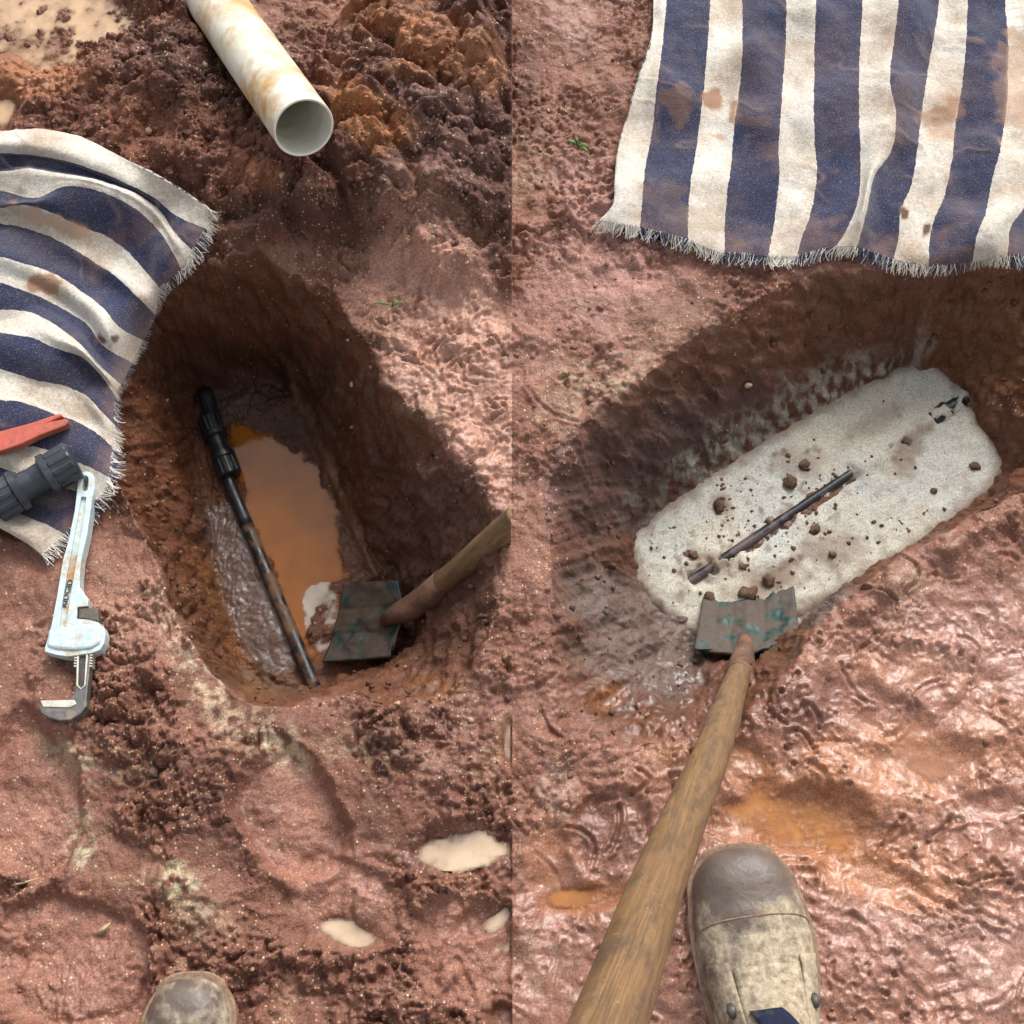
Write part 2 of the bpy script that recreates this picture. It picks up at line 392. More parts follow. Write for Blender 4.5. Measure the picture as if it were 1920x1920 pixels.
# wall displacement along the horizontal normal so that steep faces are rough too
gy, gx = np.gradient(Zs, ys, xs); gl = np.sqrt(1 + gx * gx + gy * gy)
wd = (wall1 + wall2) * (.010 * wn + .010 * (wf - .6) + .004 * (billow(X + zz * .75, Y - zz * .7, 75, 3, 54, .45) - .6)) * inframe
XD = X - gx / gl * wd; YD = Y - gy / gl * wd; Z = Z + wd / gl
Z = Z + np.where(in1, .004 * fbm(X, Y, 30, 4, 61) * sm(.15, .0, t1) * (1 - .6 * shelf0), 0)
# bed of the pit on the left: a shelf of wet mud left of the pipe, a hollow that holds water right of it
fx, fy = proj(X, np.clip(Y, -1, 30), np.full_like(X, -D1))
hollow = np.where(in1, sm(12, -14, polydist(fx, fy, [(432, 795), (500, 825), (560, 862), (590, 880), (612, 940), (628, 1000), (634, 1080), (600, 1110), (575, 1180), (560, 1200), (520, 1080), (470, 960)]) + 10 * W2), 0)
shelf = np.where(in1, sm(10, -10, polydist(fx, fy, [(385, 960), (430, 940), (480, 1040), (530, 1150), (560, 1250), (500, 1270), (450, 1210), (410, 1090)])), 0)
Z += np.where(in1, -.014 * hollow + .003 * shelf + .006 * sm(.08, .0, t1) * billow(X, Y, 30, 4, 63) * (1 - shelf) * (1 - hollow), 0)
bl_ = np.where(in1, np.exp(-(linedist(fx, fy, [(556, 742), (600, 850), (650, 960), (708, 1085)]) / 7) ** 2), 0)
Z += .007 * bl_
Z[far > .0] = np.minimum(Z[far > .0], .12)

# --- soil colours (albedo), laid out by soil type, with pit shade darkened in
AX, AY = proj(XD, np.clip(YD, -1, 30), Z)
def B(px, py, rx, ry, ang=0, soft=.45, warp=.5, s=0): return blob(px, py, rx, ry, ang, soft, warp, s, AX, AY)
col = np.zeros(X.shape + (3,))
def c3(*v): return np.array(v)
MID, PINK, DARK, ORNG, TAN, PURP, GREY, PIT_ = c3(.158, .064, .043), c3(.33, .168, .130), c3(.078, .030, .021), c3(.33, .135, .060), c3(.42, .29, .17), c3(.175, .095, .088), c3(.165, .115, .105), c3(.075, .030, .018)
MAUV = c3(.21, .096, .071)
def lay(c, m):
    global col
    m = np.clip(m, 0, 1)[..., None]; col = col * (1 - m) + c * m
vn = fbm(X, Y, 7, 4, 71); vm = fbm(X, Y, 25, 4, 73)
lay(MID, np.ones_like(X))
lay(MAUV, .6 * sm(-.25, .35, vn))
lay(PINK, .6 * sm(.1, .5, -vn - .3 * vm)); lay(DARK * 1.35, .85 * sm(-.02, .35, vm + .6 * vn) * crumb); lay(c3(.34, .19, .13), .5 * sm(.15, .5, -vm))
# left half
lay(DARK, L * rough * .95)
lay(PURP * .9, L * rough * sm(.0, .35, vn) * .4 * sm(560, 760, AX))
lay(c3(.17, .062, .038), L * (B(150, 190, 170, 110) * .6 + B(420, 290, 200, 90) * .55))
lay(ORNG, L * (B(690, 215, 95, 48, 35, .4) * .75 + B(830, 95, 110, 62, 20, .5, .8) * .6 + B(70, 140, 85, 45, 0) * .6 + B(480, 330, 60, 30) * .35 + B(720, 20, 90, 45) * .4))
lay(PINK * c3(1.14, 1.2, 1.22), L * (pinkL * .95 + B(770, 520, 110, 70) * .8 + B(860, 560, 40, 40) * .5))
lay(PINK * .92, L * (B(250, 1150, 90, 130, -20) * .55 + B(120, 1230, 130, 120) * .35))
lay(PINK * .95 * c3(1, .93, .93), L * pr * .55)
brk = sm(-.22, .22, fbm(X, Y, 75, 3, 85) + .3 * vm)
lay(c3(.50, .38, .28), L * brk * (B(480, 1378, 105, 40, 28, .6, .9) * 1.0 + B(385, 1270, 100, 42, 55) * .8 + B(320, 1150, 60, 34, 60) * .4 + B(640, 1400, 120, 30, 10) * .3))
lay(c3(.40, .34, .24), L * brk * (B(150, 1580, 26, 44, 0, .5, .9) * .8 + B(335, 1650, 40, 34, 30, .5, .9) * .8 + B(130, 1420, 70, 24, 30) * .5 + B(380, 1720, 60, 40, 40) * .35 + B(770, 775, 45, 22) * .6 + B(270, 1440, 60, 34) * .4))
lay(DARK * 1.35, L * (B(330, 1440, 150, 75, 20) * .55 + B(700, 1510, 70, 90) * .35 + B(620, 1350, 260, 40, 4) * .45 + B(400, 1560, 90, 60) * .4))
# pit on the left: wet soil, its shade painted into the colour
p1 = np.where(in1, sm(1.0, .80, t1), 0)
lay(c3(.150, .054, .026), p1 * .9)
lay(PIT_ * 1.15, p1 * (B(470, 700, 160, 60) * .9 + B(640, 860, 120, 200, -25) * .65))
lay(c3(.22, .085, .030), np.where(in1, (B(425, 1170, 22, 130, -22, .5, .6) * .9 + B(340, 980, 26, 200, -14) * .2), 0) * .9); lay(c3(.16, .085, .045), np.where(in1, B(520, 1280, 70, 24, 10), 0) * .7)
lay(c3(.13, .060, .044), np.where(in1, B(840, 1050, 140, 200, 0) * .8, 0))
lay(ORNG * .62, np.where(in1, B(830, 1290, 55, 24, 10, .3) * .8, 0))
lay(c3(.24, .12, .07), bl_ * .8)
lay(c3(.14, .085, .068), np.where(in1, np.maximum(shelf, 0), 0) * .9)  # wet brown mud, greyed to hold part of its sky reflection
lay(c3(.22, .075, .018), hollow * .95)
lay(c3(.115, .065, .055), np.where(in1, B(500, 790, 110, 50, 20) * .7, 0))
# right half
lay(MAUV * 1.08, Rr * .55)
lay(PINK * c3(1, .95, .92), Rr * lowR * .5)
lay(c3(.36, .19, .17), Rr * (B(1150, 460, 110, 100) * .7 + B(1120, 330, 90, 60) * .4 + B(1000, 620, 60, 80) * .3 + B(1190, 560, 140, 60) * .35))
lay(c3(.34, .25, .18), Rr * brk * (B(990, 300, 40, 90) * .5 + B(1110, 720, 110, 60, -35, .5, .9) * .6 + B(1270, 610, 90, 50) * .35 + B(1700, 1090, 45, 28, -30) * .6))
lay(DARK * 1.5, Rr * .55 * sm(.1, .45, vm - .4 * vn) * (1 - .3 * lowR))
lay(DARK * 1.25, Rr * (B(980, 150, 40, 110) * .6 + B(1060, 880, 60, 50) * .5 + B(1320, 560, 120, 40, -15) * .35 + B(1140, 1560, 55, 60) * .5 + B(1500, 1330, 70, 60, -40) * .6))
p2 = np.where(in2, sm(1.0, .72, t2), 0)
lay(c3(.140, .051, .025), p2 * .92)  # wet dark soil, with the right pit's wall shade in its colour
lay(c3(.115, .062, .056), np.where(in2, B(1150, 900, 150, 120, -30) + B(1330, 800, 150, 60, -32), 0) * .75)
lay(c3(.19, .075, .034), np.where(in2, B(1500, 600, 130, 70, -20) * .5 + B(1850, 640, 140, 150) * .8, 0))
lay(c3(.42, .40, .37), np.where(in2, brk * (B(1420, 800, 280, 40, -33, .7, .6) * .9 + B(1620, 720, 120, 22, -30) * .7) * sm(.62, .1, t2), 0))
lay(GREY, np.where(in2, B(1200, 1200, 140, 110, 20) + B(1090, 1110, 70, 60) * .5 + B(1550, 1140, 60, 30, -30), 0) * .85)
lay(c3(.17, .072, .048), np.where(in2, B(1420, 1310, 120, 60, -20), 0) * .8)
lay(c3(.36, .165, .10), Rr * lowR * .8 * (B(1700, 1640, 200, 70, 15) + B(1640, 1440, 180, 70, 10) + B(1850, 1380, 110, 60) * .7 + B(1750, 1240, 120, 50) * .5 + B(1270, 1450, 120, 50) * .6))
lay(c3(.33, .19, .165), Rr * lowR * .6 * (B(1820, 1180, 120, 90, 0) + B(1850, 1780, 130, 110) + B(1600, 1760, 120, 80) * .6))
lay(ORNG * .85, Rr * (B(1485, 1540, 165, 80, 8) * .75 + B(1400, 1430, 70, 44, 40) * .8 + B(1110, 1680, 80, 32, -8) * .8 + B(1740, 1420, 110, 50) * .35 + B(1640, 1640, 110, 50, 20) * .5 + B(1140, 1305, 42, 24, -20, .3) * .7 + B(1280, 1420, 60, 22) * .5 + B(1030, 1600, 50, 80) * .35))
lay(c3(.42, .30, .26), Rr * brk * (B(1040, 1480, 34, 60) * .5 + B(1010, 1800, 40, 60) * .4 + B(1790, 1530, 26, 14) * .8))
col *= (1 + .34 * vm + .22 * fbm(X, Y, 110, 3, 79))[..., None]; col *= (1 - .28 * np.maximum(p1, p2) * (1 - hollow))[..., None]  # both pits darkened again, shade put into the soil colour
col = np.clip(col * c3(1.0, .99, .89), .008, .7)
wet = .30 + .3 * sm(-.2, .4, vn)
wet = np.where(Lf, wet, wet + .04) + .6 * lowR + .15 * pr + .35 * wetdip + .25 * pinkL - .22 * rough + .9 * shelf + .5 * hollow + np.where(in2, .15 * p2, 0) + np.where(in1, .1 * p1, 0)
wet = np.clip(wet, 0, 1.1)
grit = np.clip(.22 * crumb - .1 * lowR + .25 * sm(.1, .5, fbm(X, Y, 11, 3, 83)) - .12 * rough - .3 * np.maximum(p1, p2) * .8, -.5, .5)

_a, _b = at3(570, 240, .145), at3(392, -14, .01); _d = (_b - _a).normalized()
_u = ((XD - _a.x) * _d.x + (YD - _a.y) * _d.y) / (_d.x ** 2 + _d.y ** 2); _v = np.hypot(XD - _a.x - _d.x * _u, YD - _a.y - _d.y * _u)
_lim = _a.z + _d.z * _u - np.sqrt(np.clip(.040 ** 2 - _v ** 2, 0, None)) * .98
Z = np.where((_v < .039) & (_u > -.01) & (_u < .6), np.minimum(Z, _lim), Z)            # the drain pipe's bed in the heap
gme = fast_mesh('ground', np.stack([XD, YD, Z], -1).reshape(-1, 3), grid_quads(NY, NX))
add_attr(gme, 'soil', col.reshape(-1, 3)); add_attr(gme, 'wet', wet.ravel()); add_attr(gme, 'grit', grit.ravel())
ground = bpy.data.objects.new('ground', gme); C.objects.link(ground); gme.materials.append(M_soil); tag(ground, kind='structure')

_zb = Zs + (Zp + dips) * (1 - pitm)
def samp(A, x, y):
    x = np.asarray(x, float); y = np.asarray(y, float)
    i = np.clip(np.searchsorted(xs, x) - 1, 0, NX - 2); j = np.clip(np.searchsorted(ys, y) - 1, 0, NY - 2)
    u = np.clip((x - xs[i]) / (xs[i + 1] - xs[i]), 0, 1); v = np.clip((y - ys[j]) / (ys[j + 1] - ys[j]), 0, 1)
    return A[j, i] * (1 - u) * (1 - v) + A[j, i + 1] * u * (1 - v) + A[j + 1, i] * (1 - u) * v + A[j + 1, i + 1] * u * v
def ground_at(px, py, off=0.0, A=None):
    """point on the ground (plus off) seen at a photo position"""
    A = Z if A is None else A; z = np.zeros_like(np.asarray(px, float))
    for _ in range(8):
        x, y = at(px, py, z); z = .5 * z + .5 * (samp(A, x, y) + off)
    x, y = at(px, py, z); return x, y, z
#@@PART2
# ------------------------------------------------------------------ water
def water_mat(name, base, rough=.04, murk=.5, clear=.0035):
    m, t, b = mat(name, base, rough, .5); b.inputs['IOR'].default_value = 1.48
    co = coords(t); n = noise(t, co, 22, 3); dp = nd(t, 'ShaderNodeAttribute', attribute_name='depth')
    t.links.new(mixc(t, ramp(t, n, [(.35, (0, 0, 0)), (.65, (1, 1, 1))]), tuple(c * (1 - .25 * murk) for c in base), tuple(min(c * (1 + .2 * murk), .8) for c in base)), b.inputs['Base Color'])
    al = math_(t, 'SUBTRACT', 1.0, math_(t, 'POWER', 2.718, math_(t, 'MULTIPLY', dp.outputs['Fac'], -1 / clear)))
    t.links.new(al, b.inputs['Alpha'])
    bump(t, b, noise(t, co, 30, 2), .03, .01)
    return m
def water_grid(name, cx, cy, zc, inside, ext_x, ext_y, m, step=.003, fade=None):
    gx_, gy_ = np.meshgrid(np.arange(cx - ext_x, cx + ext_x, step), np.arange(cy - ext_y, cy + ext_y, step))
    dep = zc - samp(Z, gx_, gy_); ok = inside(gx_, gy_) & (dep > -.006); qd = grid_quads(*gx_.shape); kf_ = ok.ravel()[qd].all(1)
    ids = np.unique(qd[kf_]); rm_ = np.full(gx_.size, -1); rm_[ids] = np.arange(len(ids))
    co_ = np.stack([gx_ - cx, gy_ - cy, np.zeros_like(gx_)], -1).reshape(-1, 3)[ids]
    me = fast_mesh(name, co_, rm_[qd[kf_]]); dep = np.clip(dep, 0, .05) * (fade(gx_, gy_) if fade else 1); add_attr(me, 'depth', dep.ravel()[ids]); me.materials.append(m)
    o = bpy.data.objects.new(name, me); C.objects.link(o); o.location = (cx, cy, zc); return o
M_cream = water_mat('cream_silty_water', (.58, .43, .30)); M_tan = water_mat('tan_silty_water', (.50, .33, .20), .05, .8)
M_skysheen = water_mat('painted_sky_sheen', (.46, .38, .31), .06, .8, .0022)  # pale water colour that paints a sky reflection
M_orange = water_mat('orange_clay_water', (.46, .19, .06), .05, .8, .005); M_rust = water_mat('rust_brown_water', (.30, .098, .012), .03, .6, .002)
M_salmon = water_mat('salmon_clay_water', (.42, .20, .12), .05, .5, .006)
def puddle(px, py, rx, ry, ang, depth, m, label, frac=.5, grow=1.3, level=None):
    c, s_ = math.cos(R(ang)), math.sin(R(ang)); dx, dy = PX - px, PY - py; rr_ = np.hypot((dx * c + dy * s_) / rx, (-dx * s_ + dy * c) / ry)
    inner, ringm = Z[rr_ < .85], Z[(rr_ > grow * .92) & (rr_ < grow * 1.08) & (Lf == (px < 960))]
    zc = min(float(np.percentile(inner, min(100, 100 * (1.15 - frac)))) + (.002 if frac < .15 else 0), float(np.percentile(ringm, 12)) + .0005)
    cx, cy = (float(v) for v in at(px, py, zc))
    def inside(gx_, gy_):
        qx, qy = proj(gx_, gy_, np.full_like(gx_, zc)); dx, dy = qx - px, qy - py
        return (np.hypot((dx * c + dy * s_) / rx, (-dx * s_ + dy * c) / ry) < grow) & ((gx_ < -.001) if px < 960 else (gx_ > .001))
    def fade(gx_, gy_):
        qx, qy = proj(gx_, gy_, np.full_like(gx_, zc)); dx, dy = qx - px, qy - py
        return sm(grow, grow * .72, np.hypot((dx * c + dy * s_) / rx, (-dx * s_ + dy * c) / ry) + .6 * fbm(gx_, gy_, 24, 4, 141))
    o = water_grid('puddle', cx, cy, zc, inside, max(rx, ry) * grow / 1250, max(rx, ry) * grow / 1250, m, .003, fade)
    tag(o, label, 'puddle', kind='structure'); return o
puddle(868, 1592, 92, 42, -3, .016, M_cream, 'cream puddle', .18, 1.12)
puddle(648, 1752, 60, 30, 5, .010, M_cream, 'small cream puddle', .3, 1.15)
puddle(905, 1725, 60, 22, -20, .010, M_cream, 'thin curved cream puddle', .6, 1.15)
puddle(950, 1745, 40, 48, 0, .010, M_cream, 'cream puddle at seam', .65, 1.1)
puddle(955, 1390, 14, 40, 0, .010, M_cream, 'sliver puddle', .5, 1.0)
puddle(60, 0, 230, 112, 8, .045, M_tan, 'large tan puddle', .45, 1.2)
puddle(5, 195, 30, 45, 0, .02, M_tan, 'small tan puddle', .5, 1.2)
puddle(1485, 1540, 150, 62, 8, .014, M_orange, 'orange puddle', .27, 1.6)
puddle(1400, 1430, 60, 38, 40, .009, M_orange, 'upper orange puddle', .35, 1.15)
puddle(1110, 1680, 75, 26, -8, .011, M_orange, 'small orange puddle', .5, 1.2)
puddle(1740, 1420, 90, 34, 0, .007, M_salmon, 'salmon puddle', .15, 1.3)
puddle(1640, 1640, 90, 36, 20, .007, M_salmon, 'salmon puddle by the boot', .25, 1.2)
puddle(1030, 1610, 40, 80, 0, .008, M_salmon, 'salmon puddle at seam', .3, 1.15)
puddle(1640, 1330, 120, 40, 20, .006, M_salmon, 'thin salmon puddle', .2, 1.2)
def pit_sheet(name, P, z, m):
    Pp = [tuple(float(v) for v in at(q[0], q[1], z)) for q in smooth_poly(P, 2)]
    cx = sum(q[0] for q in Pp) / len(Pp); cy = sum(q[1] for q in Pp) / len(Pp)
    return tag(water_grid(name, cx, cy, z, lambda gx_, gy_: polydist(gx_, gy_, Pp) < 0, .2, .25, m, .002, lambda gx_, gy_: sm(.0, -.010, polydist(gx_, gy_, Pp) + .006 * fbm(gx_, gy_, 60, 4, 140))), kind='structure')
pit_sheet('pit_water', [(410, 770), (500, 805), (580, 850), (615, 880), (645, 940), (660, 1010), (665, 1100), (650, 1240), (570, 1262), (520, 1140), (450, 960)], -D1 + .0005, M_rust)
pit_sheet('sky_sheen_water', [(562, 1115), (590, 1088), (632, 1090), (638, 1170), (628, 1218), (602, 1232), (572, 1195)], -D1 + .0015, M_skysheen)  # sky reflected on the pit's water film, painted as a pale sheet
# ------------------------------------------------------------------ mortar poured over the pipe on the right
mort = [(1192, 1012), (1232, 972), (1300, 922), (1400, 856), (1500, 795), (1590, 740), (1680, 698), (1736, 682), (1752, 690), (1800, 735), (1840, 808), (1877, 880),
        (1866, 902), (1762, 984), (1652, 1056), (1550, 1112), (1500, 1140), (1440, 1150), (1360, 1175), (1310, 1180), (1245, 1140), (1204, 1085)]
mortP = unp_slab(mort)
mx = np.arange(min(p[0] for p in mortP) - .03, max(p[0] for p in mortP) + .03, .0025); my = np.arange(min(p[1] for p in mortP) - .03, max(p[1] for p in mortP) + .03, .0025)
MX, MY = np.meshgrid(mx, my)
ragg = .004 + .010 * sm(.34, .16, MX)
mdist = polydist(MX + ragg * fbm(MX, MY, 28, 5, 91, .6), MY + ragg * fbm(MX, MY, 28, 5, 92, .6), mortP)
PA, PB = np.array(unp_slab([(1285, 1096)])[0]), np.array(unp_slab([(1818, 738)])[0])
ab = PB - PA; Lp = np.hypot(*ab); ud = ab / Lp
sl = ((MX - PA[0]) * ud[0] + (MY - PA[1]) * ud[1]) / Lp; dl = -(MX - PA[0]) * ud[1] + (MY - PA[1]) * ud[0]
nn = fbm(MX, MY, 40, 3, 95)
cover = 1 - np.maximum(np.maximum(sm(.13, .16, sl) * sm(.60, .57, sl), sm(.84, .88, sl) * (nn > -.12)), sm(.0, .02, sl) * sm(.18, .16, sl) * (nn > .02))
cover = np.where((sl > .70) & (sl < .76) & (nn > .1), 0, cover)
MZ = slab_z(MX, MY) + .002 + .0035 * fbm(MX, MY, 9, 3, 93) + .0022 * fbm(MX, MY, 45, 4, 94) + .0010 * billow(MX, MY, 130, 3, 96)
MZ += .0075 * np.exp(-(dl / .013) ** 2) * cover - .0015 * np.exp(-(dl / .010) ** 2) * (1 - cover) - .0045 * np.exp(-((dl + .009) / .0035) ** 2) * (1 - cover) * (nn > -.1)
for px, py, r, hgt in ((1350, 950, .010, -.004), (1520, 870, .012, .004), (1290, 1040, .008, -.004), (1560, 1020, .02, .003), (1430, 1090, .014, -.004), (1395, 1050, .010, .004), (1680, 860, .01, .002)):
    cx, cy = unp_slab([(px, py)])[0]; MZ += hgt * np.exp(-((MX - cx) ** 2 + (MY - cy) ** 2) / r ** 2)
MZ -= .012 * sm(.0, .02, mdist)
keep = (mdist < .018); q = grid_quads(*MX.shape); kf = keep.ravel()[q].all(1)
idx = np.unique(q[kf]); rm = np.full(MX.size, -1); rm[idx] = np.arange(len(idx))
mco = np.stack([MX, MY, MZ], -1).reshape(-1, 3)[idx]; org = np.array([mco[:, 0].mean(), mco[:, 1].mean(), -.15])
mme = fast_mesh('mortar', mco - org, rm[q[kf]])
mpx, mpy = proj(mco[:, 0], mco[:, 1], mco[:, 2])
def mblob(px, py, rx, ry, a=0): 
    dx, dy = mpx - px, mpy - py; c, s_ = math.cos(R(a)), math.sin(R(a)); w_ = fbm(mco[:, 0], mco[:, 1], 40, 3, 97)
    return sm(1.5, .5, np.hypot((dx * c + dy * s_) / rx, (-dx * s_ + dy * c) / ry) + .7 * w_)
dirt = .45 * mblob(1560, 1030, 60, 40) + .6 * mblob(1440, 1090, 70, 30, -20) + .5 * mblob(1700, 850, 25, 60, 25) + .5 * mblob(1350, 950, 22, 20) + .4 * mblob(1500, 870, 50, 26) + .55 * mblob(1330, 1060, 50, 24, -25) + .4 * mblob(1470, 970, 18, 14) + .3 * mblob(1640, 790, 60, 20, -30)
dirt = 1.35 * dirt
dirt += .75 * sm(.18, .45, fbm(mco[:, 0], mco[:, 1], 55, 3, 98)) * (.35 + .6 * mblob(1400, 1000, 180, 110, -30))
dirt += .7 * sm(-.014, .004, mdist.ravel()[idx] + .010 * fbm(mco[:, 0], mco[:, 1], 40, 4, 100))
add_attr(mme, 'dirt', np.clip(dirt, 0, 1)); add_attr(mme, 'grey', sm(-.15, .35, fbm(mco[:, 0], mco[:, 1], 8, 3, 99)) * .6 + .4 * mblob(1560, 960, 170, 90, -30))
m, t, b = mat('pale_sandy_mortar', rough=.85, spec=.3); co = coords(t)
cr = nd(t, 'ShaderNodeAttribute', attribute_name='grey'); dr = nd(t, 'ShaderNodeAttribute', attribute_name='dirt')
c = mixc(t, cr.outputs['Fac'], (.49, .455, .37), (.46, .46, .43))
c = mixc(t, .7, c, ramp(t, noise(t, co, 380, 3, .7), [(.3, (.24, .23, .21)), (.5, (.5, .5, .5)), (.7, (.72, .72, .72))]), 'OVERLAY')
c = mixc(t, dr.outputs['Fac'], c, (.20, .135, .095))
t.links.new(c, b.inputs['Base Color']); bump(t, b, noise(t, co, 500, 3, .7), .5, .002)
mme.materials.append(m)
mo = bpy.data.objects.new('mortar', mme); C.objects.link(mo); mo.location = org
tag(mo, 'pale sandy mortar slab filling the floor of the pit on the right', 'mortar')

# ------------------------------------------------------------------ solids
def tube_bm(pts, radii, n=20, bm=None, caps=True, wob=None):
    bm = bm or bmesh.new(); rings = []
    pts = [Vector(p) for p in pts]
    up = Vector((0, 0, 1)); 
    for i, p in enumerate(pts):
        d = (pts[min(i + 1, len(pts) - 1)] - pts[max(i - 1, 0)]).normalized()
        a = d.cross(up if abs(d.z) < .95 else Vector((1, 0, 0))).normalized(); b_ = a.cross(d)
        rings.append([bm.verts.new(p + (a * math.cos(2 * math.pi * k / n) + b_ * math.sin(2 * math.pi * k / n)) * radii[i] * (wob(i, k) if wob else 1)) for k in range(n)])
    for r0, r1 in zip(rings[:-1], rings[1:]):
        for k in range(n): bm.faces.new((r0[k], r0[(k + 1) % n], r1[(k + 1) % n], r1[k]))
    if caps: bm.faces.new(rings[0][::-1]); bm.faces.new(rings[-1])
    return bm
def shift(bm, root):
    bmesh.ops.translate(bm, verts=bm.verts[:], vec=-Vector(root.location)); return bm
def bevel(o, wdt, seg=2, ang=35):
    md = o.modifiers.new('bevel', 'BEVEL'); md.width = wdt; md.segments = seg; md.limit_method = 'ANGLE'; md.angle_limit = R(ang); return o
def plate(name, outer, holes, zb, z0, z1, m, root, bev=.0012):
    """flat part cut from a plate: outline and holes given on the plane zb, standing from z0 to z1"""
    bm = bmesh.new(); es = []
    for loop in [outer] + holes:
        vs = []
        for px, py in loop:
            x, y = at(px, py, zb); vs.append(bm.verts.new((x, y, z0)))
        es += [bm.edges.new((vs[i], vs[(i + 1) % len(vs)])) for i in range(len(vs))]
    r = bmesh.ops.triangle_fill(bm, use_beauty=True, use_dissolve=False, edges=es)
    ex = bmesh.ops.extrude_face_region(bm, geom=bm.faces[:])
    bmesh.ops.translate(bm, verts=[g for g in ex['geom'] if isinstance(g, bmesh.types.BMVert)], vec=(0, 0, z1 - z0))
    bmesh.ops.dissolve_limit(bm, angle_limit=R(1), verts=bm.verts[:], edges=bm.edges[:])
    o = bm_obj(name, shift(bm, root), m, root)
    if bev: bevel(o, bev)
    return o
def mud_mix(name, base, mud, scale, lo, hi, rough=.5, spec=.5, metal=0, fine=250, bmp=.3, stretch=(1, 1, 1), mrough=.8):
    m, t, b = mat(name, base, rough, spec, metal); co = coords(t, stretch)
    n = noise(t, co, scale, 5, .65); f = ramp(t, n, [(lo, (0, 0, 0)), (hi, (1, 1, 1))])
    c = mixc(t, f, base, mud); fn = noise(t, co, fine, 3, .65)
    c = mixc(t, .5, c, ramp(t, fn, [(.3, (.3, .3, .3)), (.5, (.5, .5, .5)), (.7, (.68, .68, .68))]), 'OVERLAY')
    t.links.new(c, b.inputs['Base Color'])
    rr = mixc(t, f, (rough,) * 3, (mrough,) * 3); t.links.new(rr, b.inputs['Roughness'])
    if metal: t.links.new(mixc(t, f, (metal,) * 3, (0, 0, 0)), b.inputs['Metallic'])
    bump(t, b, math_(t, 'ADD', fn, math_(t, 'MULTIPLY', n, .6)), bmp, .0015); return m
M_black = mud_mix('black_plastic', (.012, .014, .018), (.05, .04, .035), 40, .5, .8, .32, .5, bmp=.08)
M_blackmud = mud_mix('muddy_black_plastic', (.014, .014, .016), (.14, .07, .035), 30, .47, .60, .3, .5, bmp=.3)
M_mauve = mud_mix('mud_filmed_black_plastic', (.014, .014, .017), (.085, .062, .060), 34, .48, .56, .3, .5, bmp=.1, mrough=.35)
M_pvc = mud_mix('stained_pvc', (.66, .63, .52), (.46, .28, .11), 11, .44, .62, .32, .5, fine=60, bmp=.05, mrough=.45)
M_pvcin = mud_mix('pvc_bore', (.74, .73, .62), (.58, .52, .38), 16, .5, .75, .4, .5, fine=60, bmp=.03)

# black pipe and coupling in the pit on the left
pz = -D1 + .006
root = empty('water_pipe', at3(500, 1060, -D1), 'black plastic water pipe with ribbed coupling along the pit floor, beside rusty water', 'pipe')
pl = [(384, 735), (394, 768), (404, 800), (430, 905), (470, 1000), (520, 1120), (560, 1215), (592, 1294)]
P3 = [at3(x, y, pz + (.006 if y < 900 else .003)) for x, y in pl]
def resample(P, n):
    d = [0]
    for a, b_ in zip(P[:-1], P[1:]): d.append(d[-1] + (b_ - a).length)
    out = []
    for k in range(n):
        s_ = d[-1] * k / (n - 1); i = max(j for j in range(len(d) - 1) if d[j] <= s_ + 1e-9); u = (s_ - d[i]) / (d[i + 1] - d[i]); out.append(P[i].lerp(P[i + 1], u))
    return out
up_ = resample(P3[:3], 8); lo_ = resample(P3[2:], 40)
def add_part(name, bm, m, root, smooth=True): return bm_obj(name, shift(bm, root), m, root, smooth)
add_part('pipe', tube_bm(up_, [.0105] * 8, 20), M_black, root)
lowp = add_part('pipe', tube_bm(lo_[:16], [.0085] * 16, 20), M_black, root)
mp = add_part('pipe', tube_bm(lo_[15:], [.00855] * 25, 20), M_blackmud, root); mp['label'] = 'lower length of pipe smeared with brown mud'
def lathe_bm(A, Bp, prof, n=48, ribs=0, ribh=.0):
    """profile (t along A->Bp, radius); ribs raised where prof third value is 1"""
    A, Bp = Vector(A), Vector(Bp); pts = [A.lerp(Bp, p[0]) for p in prof]
    def wob(i, k): 
        if not ribs or not prof[i][2]: return 1
        return 1 + (ribh if (k * ribs / n) % 1 < .34 else 0)
    return tube_bm(pts, [p[1] for p in prof], n, wob=wob)
def nut(name, A, Bp, r, m, root, ribs=12):
    return add_part(name, lathe_bm(A, Bp, [(0, r * .78, 0), (.0, r * .9, 0), (.05, r * 1.0, 0), (.10, r * 1.0, 1), (.72, r * .97, 1), (.74, r * .97, 0), (.78, r * 1.1, 0), (.98, r * 1.1, 0), (1, r * .9, 0)], 72, ribs, .05), m, root, False)
def coupling(A, Bp, r, m, root):
    A, Bp = Vector(A), Vector(Bp); f = lambda u: A.lerp(Bp, u)
    nut('coupling_nut', f(0), f(.36), r, m, root); nut('coupling_nut', f(1), f(.64), r, m, root)
    add_part('coupling_body', lathe_bm(f(.33), f(.67), [(0, r * .92, 0), (.12, r * .92, 0), (.14, r * .80, 0), (.5, r * .76, 0), (.86, r * .80, 0), (.88, r * .92, 0), (1, r * .92, 0)], 48), m, root, False)
coupling(at3(390, 782, pz + .009), at3(433, 893, pz + .007), .0150, M_black, root)

# pipe in the mortar on the right
za, zb_ = float(slab_z(*PA)), float(slab_z(*PB))
A3 = Vector((PA[0], PA[1], za - .0022)); B3 = Vector((PB[0], PB[1], zb_ - .0045))
root = empty('water_pipe', A3.lerp(B3, .5), 'black plastic pipe mostly buried in the pale mortar, only its top showing', 'pipe')
add_part('pipe', tube_bm(resample([A3.lerp(B3, -.03), A3.lerp(B3, 1.03)], 30), [.0072] * 30, 24), M_mauve, root)
coupling(A3.lerp(B3, .86), A3.lerp(B3, 1.03),   .0115, M_black, root)

